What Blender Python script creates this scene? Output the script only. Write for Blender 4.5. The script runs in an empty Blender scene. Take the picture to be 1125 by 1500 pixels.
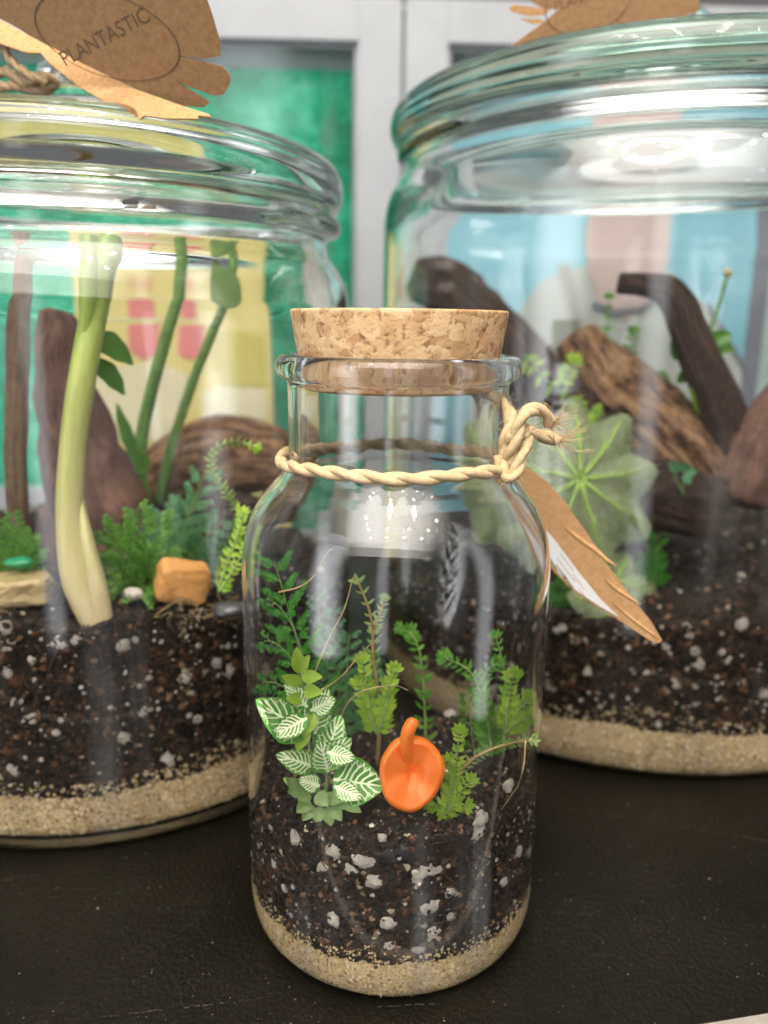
import bpy, math, random
import numpy as np
from mathutils import Vector, noise, Matrix

# ------------------------------------------------------------------ camera / world / light
sc = bpy.context.scene
S = 0.01                                    # everything below is written in centimetres
FPX, TH, HC, ROLL = 1150.0, math.atan(275 / 1150), 15.7, math.radians(0.65)
cam_d = bpy.data.cameras.new('camera'); cam = bpy.data.objects.new('camera', cam_d)
sc.collection.objects.link(cam); sc.camera = cam
cam_d.sensor_fit = 'VERTICAL'; cam_d.sensor_height = 36.0; cam_d.lens = 36.0 * FPX / 1500
cam_d.clip_start = 0.005; cam_d.clip_end = 50
cam.matrix_world = Matrix.Translation((0, 0, HC * S)) @ Matrix.Rotation(math.pi / 2 - TH, 4, 'X') @ Matrix.Rotation(ROLL, 4, 'Z')
cam_d.dof.use_dof = True; cam_d.dof.focus_distance = 0.172; cam_d.dof.aperture_fstop = 10.0

world = bpy.data.worlds.new('World'); sc.world = world; world.use_nodes = True
bg = world.node_tree.nodes['Background']
bg.inputs[0].default_value = (0.93, 0.96, 1.0, 1); bg.inputs[1].default_value = 0.11

def area(name, loc, target, sx, sy, power, col=(1, 1, 1)):
    d = bpy.data.lights.new(name, 'AREA'); d.shape = 'RECTANGLE'; d.size = sx; d.size_y = sy; d.energy = power; d.color = col
    o = bpy.data.objects.new(name, d); sc.collection.objects.link(o)
    o.location = loc
    o.rotation_euler = (Vector(target) - Vector(loc)).to_track_quat('-Z', 'Y').to_euler()
    # fade added to the emission for soft-edged reflections: the lamp fades towards its long sides
    d.use_nodes = True; nt = d.node_tree; em = nt.nodes['Emission']
    ge = nt.nodes.new('ShaderNodeNewGeometry'); sp = nt.nodes.new('ShaderNodeSeparateXYZ'); nt.links.new(ge.outputs['Parametric'], sp.inputs[0])
    m1 = nt.nodes.new('ShaderNodeMath'); m1.operation = 'PINGPONG'; m1.inputs[1].default_value = 0.5; nt.links.new(sp.outputs['X'], m1.inputs[0])
    m2 = nt.nodes.new('ShaderNodeMapRange'); m2.interpolation_type = 'SMOOTHSTEP'; m2.inputs['From Min'].default_value = 0.0; m2.inputs['From Max'].default_value = 0.42; m2.inputs['To Min'].default_value = 0.02; m2.inputs['To Max'].default_value = 1.7
    nt.links.new(m1.outputs[0], m2.inputs['Value']); nt.links.new(m2.outputs[0], em.inputs['Strength'])
    return o
area('shop_window_light', (-1.35, -0.9, 0.45), (0, 0.25, 0.45), 0.95, 2.2, 14, (0.95, 0.97, 1.0))
area('shop_door_light', (-0.32, -1.7, 0.40), (0, 0.25, 0.40), 0.42, 2.2, 3.0, (0.92, 0.96, 1.0))
area('side_window_light', (1.35, -0.45, 0.40), (0, 0.25, 0.40), 0.5, 2.2, 3.8, (0.95, 0.97, 1.0))
area('front_fill_light', (-0.1, -0.55, 1.45), (0.0, 0.28, 0.1), 2.3, 1.5, 46, (1.0, 0.94, 0.86))  # unseen panel added overhead as soft front fill
for i in range(4):
    for j in range(3):
        d = bpy.data.lights.new('ceiling_spot', 'AREA'); d.shape = 'DISK'; d.size = 0.055; d.energy = 2.4; d.color = (1.0, 0.88, 0.70)
        o = bpy.data.objects.new('ceiling_spot', d); sc.collection.objects.link(o)
        o.location = (-0.75 + 0.48 * i + 0.07 * j, -1.5 + 0.5 * j, 1.9)
sc.view_settings.view_transform = 'Standard'; sc.view_settings.look = 'None'
sc.view_settings.exposure = 0.35; sc.view_settings.gamma = 1.0
sc.render.engine = 'CYCLES'
cy = sc.cycles
cy.max_bounces = 28; cy.transmission_bounces = 26; cy.glossy_bounces = 10; cy.diffuse_bounces = 4
cy.transparent_max_bounces = 24; cy.volume_bounces = 0
cy.caustics_refractive = True; cy.caustics_reflective = False; cy.blur_glossy = 0.3
cy.sample_clamp_indirect = 6.0; cy.use_denoising = True
try: cy.denoiser = 'OPENIMAGEDENOISE'
except Exception: pass
cy.use_adaptive_sampling = True; cy.adaptive_threshold = 0.01

# ------------------------------------------------------------------ geometry helpers
rng = np.random.default_rng(7); random.seed(7)
UP = Vector((0, 0, 1))
def ray(px, py):
    x = (px - 562.5) / FPX; y = -(py - 750) / FPX
    c, s = math.cos(ROLL), math.sin(ROLL)
    lx, ly = c * x - s * y, s * x + c * y
    return Vector((lx, math.cos(TH) + ly * math.sin(TH), -math.sin(TH) + ly * math.cos(TH)))
CAM = Vector((0, 0, HC))
def at(px, py, Y):
    d = ray(px, py); return CAM + d * (Y / d.y)
def onplane(px, py, p0, n):
    d = ray(px, py); return CAM + d * ((Vector(p0) - CAM).dot(n) / d.dot(n))
def pxcm(Y, py=750):                       # pixels per centimetre at depth Y
    d = ray(562, py); return FPX / (Y / d.y)

ORG = {}
def link(o, parent, org):
    sc.collection.objects.link(o)
    if parent is not None:
        o.parent = parent; ORG[o.name] = ORG[parent.name]
    else:
        org = Vector(org if org is not None else (0, 0, 0)); ORG[o.name] = org; o.location = org * S
    return o
def thing(name, org, label, cat, group=None):
    o = bpy.data.objects.new(name, None); o.empty_display_size = 0.01
    link(o, None, org); tag(o, label, cat, group); return o
def tag(o, label=None, cat=None, group=None, kind=None):
    if label: o['label'] = label
    if cat: o['category'] = cat
    if group: o['group'] = group
    if kind: o['kind'] = kind
    return o
def mesh(name, V, F, mat, parent=None, org=None, smooth=True, kind=None, uv=None):
    V = np.asarray([tuple(v) for v in V] if not isinstance(V, np.ndarray) else V, dtype=np.float64)
    o_ = ORG[parent.name] if parent is not None else Vector(org if org is not None else (0, 0, 0))
    Vl = (V - np.array(o_)) * S
    me = bpy.data.meshes.new(name)
    if isinstance(F, np.ndarray):
        me.vertices.add(len(Vl)); me.vertices.foreach_set('co', Vl.ravel())
        k = F.shape[1]
        me.loops.add(F.size); me.loops.foreach_set('vertex_index', F.ravel().astype(np.int32))
        me.polygons.add(len(F)); me.polygons.foreach_set('loop_start', np.arange(0, F.size, k, dtype=np.int32))
        me.update(calc_edges=True); me.validate()
    else:
        me.from_pydata([tuple(v) for v in Vl], [], F); me.update()
    me.polygons.foreach_set('use_smooth', [smooth] * len(me.polygons))
    if uv is not None:
        l = me.uv_layers.new(name='UVMap')
        idx = np.zeros(len(me.loops), dtype=np.int32); me.loops.foreach_get('vertex_index', idx)
        l.data.foreach_set('uv', np.asarray(uv, dtype=np.float64)[idx].ravel())
    me.materials.append(mat)
    o = bpy.data.objects.new(name, me)
    link(o, parent, org)
    if kind: o['kind'] = kind
    return o

class MB:
    def __init__(s): s.V = []; s.F = []
    def add(s, V, F):
        b = len(s.V); s.V += [Vector(v) for v in V]; s.F += [tuple(i + b for i in f) for f in F]
    def box(s, a, b):
        x0, y0, z0 = a; x1, y1, z1 = b
        s.add([(x0,y0,z0),(x1,y0,z0),(x1,y1,z0),(x0,y1,z0),(x0,y0,z1),(x1,y0,z1),(x1,y1,z1),(x0,y1,z1)],
              [(3,2,1,0),(4,5,6,7),(0,1,5,4),(1,2,6,5),(2,3,7,6),(3,0,4,7)])
    def tube(s, pts, rad, n=8, cap=True, rough=0, fr=1.0, seed=0, squash=1.0):
        pts = [Vector(p) for p in pts]; m = len(pts)
        if not hasattr(rad, '__len__'): rad = [rad] * m
        t0 = (pts[1] - pts[0]).normalized()
        nrm = t0.orthogonal().normalized(); b = len(s.V)
        for i, p in enumerate(pts):
            t = (pts[min(i + 1, m - 1)] - pts[max(i - 1, 0)]).normalized()
            nrm = (nrm - t * nrm.dot(t)).normalized(); bn = t.cross(nrm)
            for k in range(n):
                a = 2 * math.pi * k / n
                d = nrm * math.cos(a) + bn * math.sin(a) * squash
                r = rad[i]
                if rough:
                    q = Vector((math.cos(a) * 2.2 * fr, math.sin(a) * 2.2 * fr, seed * 7.3 + i * 0.035 * fr))
                    r *= 1 + rough * (noise.noise(q * .5) + 0.8 * noise.noise(q) + 0.7 * (abs(noise.noise(q * 2.1)) - .3))
                s.V.append(p + d * r)
        for i in range(m - 1):
            for k in range(n):
                k2 = (k + 1) % n
                s.F.append((b + i*n + k, b + i*n + k2, b + (i+1)*n + k2, b + (i+1)*n + k))
        if cap:
            s.F.append(tuple(b + k for k in reversed(range(n)))); s.F.append(tuple(b + (m-1)*n + k for k in range(n)))
    def leaf(s, base, d, nrm, L, W, fold=0.25, curl=0.2):
        d = Vector(d).normalized(); nrm = Vector(nrm); nrm = (nrm - d * nrm.dot(d))
        nrm = nrm.normalized() if nrm.length > 1e-6 else d.orthogonal().normalized()
        sd = d.cross(nrm); b = Vector(base)
        sp = lambda t: b + d * (L * t) - nrm * (curl * L * t * t)
        m1, m2, tp = sp(.35), sp(.72), sp(1.0)
        l1 = m1 + sd * (W * .5) + nrm * (fold * W * .5); r1 = m1 - sd * (W * .5) + nrm * (fold * W * .5)
        l2 = m2 + sd * (W * .38) + nrm * (fold * W * .4); r2 = m2 - sd * (W * .38) + nrm * (fold * W * .4)
        s.add([b, m1, m2, tp, l1, l2, r1, r2], [(0,1,4),(1,2,5,4),(2,3,5),(0,6,1),(1,6,7,2),(2,7,3)])
    def build(s, name, mat, parent=None, org=None, smooth=True, kind=None):
        return mesh(name, s.V, s.F, mat, parent, org, smooth, kind)

def smooth_path(pts, n=8):
    pts = [Vector(p) for p in pts]; out = []
    P = [pts[0] * 2 - pts[1]] + pts + [pts[-1] * 2 - pts[-2]]
    for i in range(1, len(P) - 2):
        for k in range(n):
            t = k / n; a, b, c, d = P[i-1], P[i], P[i+1], P[i+2]
            out.append(0.5 * ((2*b) + (c-a)*t + (2*a-5*b+4*c-d)*t*t + (3*b-a-3*c+d)*t**3))
    out.append(pts[-1]); return out
def lerp(a, b, t): return a + (b - a) * t
def interp(rs, m):
    return [float(np.interp(i / (m - 1), np.linspace(0, 1, len(rs)), rs)) for i in range(m)]

def chaikin(P, it=2, closed=False):
    for _ in range(it):
        Q = [] if closed else [P[0]]
        rngi = range(len(P)) if closed else range(len(P) - 1)
        for i in rngi:
            a, b = P[i], P[(i + 1) % len(P)]
            Q.append((a[0]*.75+b[0]*.25, a[1]*.75+b[1]*.25)); Q.append((a[0]*.25+b[0]*.75, a[1]*.25+b[1]*.75))
        if not closed: Q.append(P[-1])
        P = Q
    return P
def lathe(prof, c, n=128, wob=0.0, seed=0):
    """profile (r, z) starting and ending on the axis -> closed solid of revolution about (c.x, c.y)"""
    V = []; F = []; rows = []
    for (r, z) in prof:
        if r < 1e-4:
            rows.append([len(V)]); V.append((c[0], c[1], z))
        else:
            row = []
            for k in range(n):
                a = 2 * math.pi * k / n
                w = 1 + wob * noise.noise(Vector((math.cos(a)*1.2, math.sin(a)*1.2, z * 0.15 + seed)))
                row.append(len(V)); V.append((c[0] + r * w * math.cos(a), c[1] + r * w * math.sin(a), z))
            rows.append(row)
    for A, B in zip(rows[:-1], rows[1:]):
        if len(A) == 1 and len(B) == 1: continue
        for k in range(n):
            k2 = (k + 1) % n
            if len(A) == 1: F.append((A[0], B[k2], B[k]))
            elif len(B) == 1: F.append((A[k], A[k2], B[0]))
            else: F.append((A[k], A[k2], B[k2], B[k]))
    return V, F

# ------------------------------------------------------------------ materials
def newmat(name):
    m = bpy.data.materials.new(name); m.use_nodes = True
    nt = m.node_tree; nt.nodes.clear()
    out = nt.nodes.new('ShaderNodeOutputMaterial')
    return m, nt, out
def node(nt, t, **kw):
    n = nt.nodes.new(t)
    for k, v in kw.items(): setattr(n, k, v)
    return n
def ramp(nt, fac, stops, interp='LINEAR'):
    r = node(nt, 'ShaderNodeValToRGB'); r.color_ramp.interpolation = interp
    e = r.color_ramp.elements
    while len(e) < len(stops): e.new(0.5)
    for el, (p, c) in zip(e, stops):
        el.position = p; el.color = (*c, 1) if len(c) == 3 else c
    if fac is not None: nt.links.new(fac, r.inputs[0])
    return r
def texnoise(nt, scale, detail=4, rough=0.6, stretch=None, coord='Object'):
    tc = node(nt, 'ShaderNodeTexCoord'); src = tc.outputs[coord]
    if stretch:
        mp = node(nt, 'ShaderNodeMapping'); mp.inputs['Scale'].default_value = stretch
        nt.links.new(src, mp.inputs[0]); src = mp.outputs[0]
    n = node(nt, 'ShaderNodeTexNoise'); n.inputs['Scale'].default_value = scale
    n.inputs['Detail'].default_value = detail; n.inputs['Roughness'].default_value = rough
    nt.links.new(src, n.inputs['Vector']); return n
def bump(nt, h, strength, dist):
    b = node(nt, 'ShaderNodeBump'); b.inputs['Strength'].default_value = strength; b.inputs['Distance'].default_value = dist
    nt.links.new(h, b.inputs['Height']); return b
def pbsdf(nt, out, rough=0.5, col=None, **kw):
    p = node(nt, 'ShaderNodeBsdfPrincipled'); p.inputs['Roughness'].default_value = rough
    if col is not None: p.inputs['Base Color'].default_value = (*col, 1)
    for k, v in kw.items(): p.inputs[k].default_value = v
    nt.links.new(p.outputs[0], out.inputs[0]); return p
def mat_noise(name, stops, scale, rough=0.6, detail=5, bstr=0.0, bscale=None, bdist=0.0005, stretch=None, **kw):
    m, nt, out = newmat(name); p = pbsdf(nt, out, rough, **kw)
    n = texnoise(nt, scale, detail, 0.62, stretch); r = ramp(nt, n.outputs['Fac'], stops)
    nt.links.new(r.outputs[0], p.inputs['Base Color'])
    if bstr:
        n2 = texnoise(nt, bscale or scale * 3, 6, 0.65, stretch); b = bump(nt, n2.outputs['Fac'], bstr, bdist)
        nt.links.new(b.outputs[0], p.inputs['Normal'])
    return m
def mat_island(name, stops, rough=0.7, **kw):
    m, nt, out = newmat(name); p = pbsdf(nt, out, rough, **kw)
    g = node(nt, 'ShaderNodeNewGeometry'); r = ramp(nt, g.outputs['Random Per Island'], stops, 'CONSTANT')
    nt.links.new(r.outputs[0], p.inputs['Base Color']); return m
def mat_leaf(name, dark, light, trans=0.45, rough=0.42, scale=90):
    m, nt, out = newmat(name)
    g = node(nt, 'ShaderNodeNewGeometry'); n = texnoise(nt, scale, 3)
    mx = node(nt, 'ShaderNodeMath', operation='ADD'); nt.links.new(g.outputs['Random Per Island'], mx.inputs[0]); nt.links.new(n.outputs['Fac'], mx.inputs[1])
    hv = node(nt, 'ShaderNodeMath', operation='MULTIPLY'); hv.inputs[1].default_value = 0.5; nt.links.new(mx.outputs[0], hv.inputs[0])
    r = ramp(nt, hv.outputs[0], [(0.15, dark), (0.85, light)])
    p = node(nt, 'ShaderNodeBsdfPrincipled'); p.inputs['Roughness'].default_value = rough
    t = node(nt, 'ShaderNodeBsdfTranslucent'); mix = node(nt, 'ShaderNodeMixShader'); mix.inputs[0].default_value = trans
    nt.links.new(r.outputs[0], p.inputs['Base Color']); nt.links.new(r.outputs[0], t.inputs[0])
    nt.links.new(p.outputs[0], mix.inputs[1]); nt.links.new(t.outputs[0], mix.inputs[2]); nt.links.new(mix.outputs[0], out.inputs[0])
    return m
def mat_glass(name, tint, density, ior=1.48, smear=0.16):
    m, nt, out = newmat(name)
    g = node(nt, 'ShaderNodeBsdfGlass'); g.inputs['IOR'].default_value = ior; g.inputs['Roughness'].default_value = 0.0
    film = node(nt, 'ShaderNodeBsdfDiffuse'); film.inputs[0].default_value = (.72, .74, .76, 1)
    st = texnoise(nt, 60, 5, .6, (1, 1, .035)); s1 = ramp(nt, st.outputs['Fac'], [(.50, (0, 0, 0)), (.80, (smear,) * 3)])
    bl = texnoise(nt, 16, 3, .6); s2 = ramp(nt, bl.outputs['Fac'], [(.46, (0, 0, 0)), (.72, (1, 1, 1))])
    fm = node(nt, 'ShaderNodeMath', operation='MULTIPLY'); nt.links.new(s1.outputs[0], fm.inputs[0]); nt.links.new(s2.outputs[0], fm.inputs[1])
    tcd = node(nt, 'ShaderNodeTexCoord'); vd = node(nt, 'ShaderNodeTexVoronoi'); vd.inputs['Scale'].default_value = 260; nt.links.new(tcd.outputs['Object'], vd.inputs['Vector'])
    dd_ = ramp(nt, vd.outputs['Distance'], [(.04, (.5,) * 3), (.075, (0, 0, 0))]); db = texnoise(nt, 40, 2); dr_ = ramp(nt, db.outputs['Fac'], [(.55, (0, 0, 0)), (.62, (1, 1, 1))])
    dm_ = node(nt, 'ShaderNodeMath', operation='MULTIPLY'); nt.links.new(dd_.outputs[0], dm_.inputs[0]); nt.links.new(dr_.outputs[0], dm_.inputs[1])
    ad_ = node(nt, 'ShaderNodeMath', operation='ADD'); nt.links.new(fm.outputs[0], ad_.inputs[0]); nt.links.new(dm_.outputs[0], ad_.inputs[1])
    mxs = node(nt, 'ShaderNodeMixShader'); nt.links.new(ad_.outputs[0], mxs.inputs[0]); nt.links.new(g.outputs[0], mxs.inputs[1]); nt.links.new(film.outputs[0], mxs.inputs[2])
    nt.links.new(mxs.outputs[0], out.inputs['Surface'])
    n = texnoise(nt, 14, 2, 0.5, (1, 1, 0.55)); b = bump(nt, n.outputs['Fac'], 0.10, 0.0012)
    nt.links.new(b.outputs[0], g.inputs['Normal'])
    if density:
        a = node(nt, 'ShaderNodeVolumeAbsorption'); a.inputs[0].default_value = (*tint, 1); a.inputs[1].default_value = density
        nt.links.new(a.outputs[0], out.inputs['Volume'])
    return m
M = {}
M['glass'] = mat_glass('clear_glass', (0.80, 0.84, 0.86), 14, smear=.34)
M['green_glass'] = mat_glass('green_tinted_glass', (0.64, 0.82, 0.74), 9)
M['pale_glass'] = mat_glass('pale_green_glass', (0.66, 0.80, 0.74), 4)
M['thin_pane'] = mat_glass('cabinet_glass', (0.7, 0.9, 0.85), 10)

# cork: agglomerated granules
m, nt, out = newmat('cork'); p = pbsdf(nt, out, 0.8)
tc = node(nt, 'ShaderNodeTexCoord'); mp = node(nt, 'ShaderNodeMapping'); mp.inputs['Scale'].default_value = (1, 1, 1.5)
nt.links.new(tc.outputs['Object'], mp.inputs[0])
wn = texnoise(nt, 160, 3); wmix = node(nt, 'ShaderNodeVectorMath', operation='MULTIPLY_ADD'); wmix.inputs[1].default_value = (.007, .007, .007)
nt.links.new(wn.outputs['Color'], wmix.inputs[0]); nt.links.new(mp.outputs[0], wmix.inputs[2])
v = node(nt, 'ShaderNodeTexVoronoi'); v.inputs['Scale'].default_value = 330; nt.links.new(wmix.outputs[0], v.inputs['Vector'])
sx = node(nt, 'ShaderNodeSeparateColor'); nt.links.new(v.outputs['Color'], sx.inputs[0])
r = ramp(nt, sx.outputs[0], [(0, (.40, .22, .10)), (.2, (.52, .31, .15)), (.6, (.62, .40, .21)), (1, (.68, .46, .26))])
fine = texnoise(nt, 620, 5); fr = ramp(nt, fine.outputs['Fac'], [(.34, (.30, .22, .16)), (.47, (1, 1, 1))])
mm = node(nt, 'ShaderNodeMix', data_type='RGBA', blend_type='MULTIPLY'); mm.inputs[0].default_value = 0.75
nt.links.new(r.outputs[0], mm.inputs[6]); nt.links.new(fr.outputs[0], mm.inputs[7]); nt.links.new(mm.outputs[2], p.inputs['Base Color'])
b = bump(nt, fine.outputs['Fac'], 0.5, 0.0006); nt.links.new(b.outputs[0], p.inputs['Normal']); M['cork'] = m

M['soil'] = mat_noise('soil', [(.25, (.004, .003, .002)), (.5, (.018, .010, .006)), (.66, (.06, .030, .016)), (.82, (.13, .075, .04))], 420, 0.75, 8, 1.0, 700, 0.0012)
M['crumb'] = mat_island('soil_crumb', [(0, (.006, .004, .003)), (.40, (.020, .011, .007)), (.62, (.055, .026, .013)), (.80, (.13, .060, .028)), (.92, (.24, .15, .085)), (.975, (.45, .38, .29))], 0.6)
M['sand'] = mat_noise('sand', [(.3, (.42, .31, .15)), (.5, (.64, .50, .28)), (.75, (.82, .70, .46))], 900, 0.8, 4, 0.8, 1500, 0.0005)
M['grain'] = mat_island('sand_grain', [(0, (.36, .24, .10)), (.15, (.66, .50, .25)), (.5, (.82, .67, .40)), (.8, (.90, .80, .58)), (.95, (.42, .33, .22))], 0.55)
M['perlite'] = mat_noise('perlite', [(.3, (.34, .29, .25)), (.6, (.66, .61, .55))], 500, 0.8, 4, 0.6, 900, 0.0004)
M['pebble'] = mat_noise('dark_pebble', [(.3, (.015, .016, .018)), (.7, (.05, .05, .055))], 300, 0.35)
M['bark'] = mat_noise('bark_bit', [(.3, (.05, .022, .010)), (.7, (.16, .075, .035))], 400, 0.7)
def mat_wood(name, stops, scale=55, bs=1.0):
    m, nt, out = newmat(name); p = pbsdf(nt, out, 0.8)
    tc = node(nt, 'ShaderNodeUVMap'); tc.uv_map = 'UVMap'
    mp = node(nt, 'ShaderNodeMapping'); mp.inputs['Scale'].default_value = (14, 2.2, 1); nt.links.new(tc.outputs[0], mp.inputs[0])
    n = node(nt, 'ShaderNodeTexNoise'); n.inputs['Scale'].default_value = 1.3; n.inputs['Detail'].default_value = 9; n.inputs['Roughness'].default_value = .68
    nt.links.new(mp.outputs[0], n.inputs['Vector'])
    n2 = texnoise(nt, scale * 5, 6, .7)
    ad = node(nt, 'ShaderNodeMath', operation='MULTIPLY_ADD'); ad.inputs[1].default_value = 0.65
    h = node(nt, 'ShaderNodeMath', operation='MULTIPLY'); h.inputs[1].default_value = 0.35
    nt.links.new(n2.outputs['Fac'], h.inputs[0]); nt.links.new(n.outputs['Fac'], ad.inputs[0]); nt.links.new(h.outputs[0], ad.inputs[2])
    r = ramp(nt, ad.outputs[0], stops); nt.links.new(r.outputs[0], p.inputs['Base Color'])
    b = bump(nt, ad.outputs[0], bs, 0.004); nt.links.new(b.outputs[0], p.inputs['Normal']); return m
M['wood'] = mat_wood('driftwood', [(.36, (.02, .009, .005)), (.46, (.12, .060, .028)), (.56, (.32, .18, .09)), (.70, (.50, .33, .19))])
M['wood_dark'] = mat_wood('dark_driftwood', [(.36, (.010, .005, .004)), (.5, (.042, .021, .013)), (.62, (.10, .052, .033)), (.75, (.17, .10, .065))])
M['wood_plum'] = mat_wood('plum_driftwood', [(.34, (.05, .026, .02)), (.5, (.15, .080, .060)), (.64, (.25, .14, .10)), (.78, (.34, .22, .16))], 55, .6)
M['wood_pale'] = mat_wood('pale_driftwood', [(.34, (.10, .055, .03)), (.5, (.28, .18, .11)), (.7, (.48, .34, .22))])

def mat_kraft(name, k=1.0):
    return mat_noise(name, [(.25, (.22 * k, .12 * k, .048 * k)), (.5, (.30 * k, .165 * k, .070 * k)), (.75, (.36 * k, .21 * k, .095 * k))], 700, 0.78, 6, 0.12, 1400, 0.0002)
M['kraft'] = mat_kraft('kraft_card'); M['kraft_lit'] = mat_kraft('kraft_card_lit', 1.7)  # second copy: same card, light falling on it put into its colour
m, nt, out = newmat('ink'); pbsdf(nt, out, .7, (.13, .075, .038)); M['ink'] = m
m, nt, out = newmat('sticker_paper'); pbsdf(nt, out, .6, (.44, .44, .45)); M['paper'] = m
M['twine'] = mat_noise('jute_twine', [(.3, (.44, .31, .16)), (.6, (.58, .43, .25)), (.8, (.68, .54, .35))], 900, 0.75, 4, .4, 1800, .0003, (1, 1, 1))
M['twine_dull'] = mat_noise('dull_twine', [(.3, (.30, .20, .10)), (.7, (.48, .35, .20))], 900, 0.8)

M['sel_dark'] = mat_leaf('dark_moss_leaf', (.03, .19, .02), (.12, .43, .05))
M['sel_blue'] = mat_leaf('blue_green_moss_leaf', (.07, .27, .12), (.22, .50, .25))
M['sel_mid'] = mat_leaf('mid_green_moss_leaf', (.07, .26, .025), (.26, .56, .08))
M['sel_lime'] = mat_leaf('lime_leaf', (.22, .44, .03), (.55, .74, .11))
M['sel_pale'] = mat_leaf('pale_green_leaf', (.22, .38, .11), (.42, .58, .22))
M['fitt'] = mat_leaf('nerve_plant_leaf', (.05, .24, .022), (.17, .46, .06), .3, .38, 120)
m, nt, out = newmat('leaf_vein'); pbsdf(nt, out, .5, (.70, .80, .50)); M['vein'] = m
M['leaf'] = mat_leaf('broad_leaf', (.06, .19, .02), (.17, .38, .05), .4, .35, 60)
M['begonia'] = mat_leaf('hairy_pale_leaf', (.30, .38, .19), (.48, .54, .34), .45, .9, 200)
m, nt, out = newmat('begonia_vein'); pbsdf(nt, out, .7, (.30, .46, .10)); M['bvein'] = m
M['stem_brown'] = mat_noise('brown_stem', [(.3, (.20, .12, .04)), (.7, (.40, .30, .12))], 300, .6)
M['stem_green'] = mat_noise('green_stem', [(.3, (.14, .24, .05)), (.7, (.30, .42, .12))], 300, .5)
M['stem_deep'] = mat_noise('deep_green_stem', [(.3, (.08, .19, .035)), (.7, (.20, .35, .09))], 200, .45)
M['root'] = mat_noise('dry_root', [(.3, (.26, .16, .06)), (.7, (.50, .38, .20))], 300, .6)
m, nt, out = newmat('pale_stalk'); p = pbsdf(nt, out, .38)
tc = node(nt, 'ShaderNodeTexCoord'); sp = node(nt, 'ShaderNodeSeparateXYZ'); nt.links.new(tc.outputs['Object'], sp.inputs[0])
ns = texnoise(nt, 260, 4, .6, (1, 1, .06)); ma = node(nt, 'ShaderNodeMath', operation='MULTIPLY_ADD'); ma.inputs[1].default_value = 8.0
nsx = node(nt, 'ShaderNodeMath', operation='MULTIPLY_ADD'); nsx.inputs[1].default_value = .35; nsx.inputs[2].default_value = -.17
nt.links.new(ns.outputs['Fac'], nsx.inputs[0]); nt.links.new(sp.outputs['Z'], ma.inputs[0]); nt.links.new(nsx.outputs[0], ma.inputs[2])
r = ramp(nt, ma.outputs[0], [(0, (.62, .46, .24)), (.15, (.68, .60, .32)), (.42, (.56, .56, .20)), (.66, (.40, .48, .11)), (.95, (.22, .36, .035))])
nt.links.new(r.outputs[0], p.inputs['Base Color']); p.inputs['Subsurface Weight'].default_value = .15; p.inputs['Subsurface Radius'].default_value = (.003, .003, .001)
b = bump(nt, ns.outputs['Fac'], .5, .0012); nt.links.new(b.outputs[0], p.inputs['Normal'])
M['stalk'] = m
m, nt, out = newmat('orange_clay'); p = pbsdf(nt, out, .36, (1.0, .235, .03)); p.inputs['Subsurface Weight'].default_value = .45; p.inputs['Subsurface Radius'].default_value = (.004, .0015, .0005)
M['orange'] = m
M['orange_stone'] = mat_noise('orange_stone', [(.3, (.74, .32, .09)), (.7, (.86, .44, .15))], 160, .7, 5, .5, 500, .0006)
M['honey'] = mat_noise('honey_stone', [(.3, (.42, .30, .12)), (.7, (.62, .50, .28))], 120, .35)
m, nt, out = newmat('green_glass_pebble'); pbsdf(nt, out, .2, (.04, .35, .16)); M['gpebble'] = m

# table: near-black embossed laminate, with dust and scratches
m, nt, out = newmat('table_laminate'); p = pbsdf(nt, out, .36); p.inputs['Specular IOR Level'].default_value = .27; p.inputs['Specular Tint'].default_value = (1, .93, .8, 1)
n = texnoise(nt, 18, 3); r = ramp(nt, n.outputs['Fac'], [(.3, (.003, .0027, .002)), (.7, (.007, .006, .004))])
vo = node(nt, 'ShaderNodeTexVoronoi'); vo.inputs['Scale'].default_value = 620; tc = node(nt, 'ShaderNodeTexCoord'); nt.links.new(tc.outputs['Object'], vo.inputs['Vector'])
dn = texnoise(nt, 70, 2); dr = ramp(nt, dn.outputs['Fac'], [(.52, (0, 0, 0)), (.75, (1, 1, 1))])
vs = ramp(nt, vo.outputs['Distance'], [(.10, (1, 1, 1)), (.17, (0, 0, 0))]); dm = node(nt, 'ShaderNodeMath', operation='MULTIPLY')
nt.links.new(dr.outputs[0], dm.inputs[0]); nt.links.new(vs.outputs[0], dm.inputs[1])
sc2 = node(nt, 'ShaderNodeMath', operation='MULTIPLY'); sc2.inputs[1].default_value = .16; nt.links.new(dm.outputs[0], sc2.inputs[0])
mx = node(nt, 'ShaderNodeMix', data_type='RGBA'); mx.inputs[7].default_value = (.42, .38, .30, 1)
nt.links.new(sc2.outputs[0], mx.inputs[0]); nt.links.new(r.outputs[0], mx.inputs[6]); nt.links.new(mx.outputs[2], p.inputs['Base Color'])
rr = ramp(nt, texnoise(nt, 9, 4).outputs['Fac'], [(.35, (.27,) * 3), (.7, (.46,) * 3)]); nt.links.new(rr.outputs[0], p.inputs['Roughness'])
g = texnoise(nt, 800, 3, .55, (1, .75, 1)); b = bump(nt, g.outputs['Fac'], .55, .0007); nt.links.new(b.outputs[0], p.inputs['Normal'])
M['table'] = m
M['edge'] = mat_noise('edge_band', [(.3, (.24, .22, .19)), (.7, (.30, .28, .25))], 200, .5)
M['floor'] = mat_noise('dim_floor', [(.3, (.035, .03, .025)), (.7, (.06, .05, .042))], 6, .6)
m, nt, out = newmat('scratch'); pbsdf(nt, out, .6, (.065, .058, .045)); M['scratch'] = m
m, nt, out = newmat('dust'); pbsdf(nt, out, .8, (.28, .26, .22)); M['dust'] = m
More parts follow.
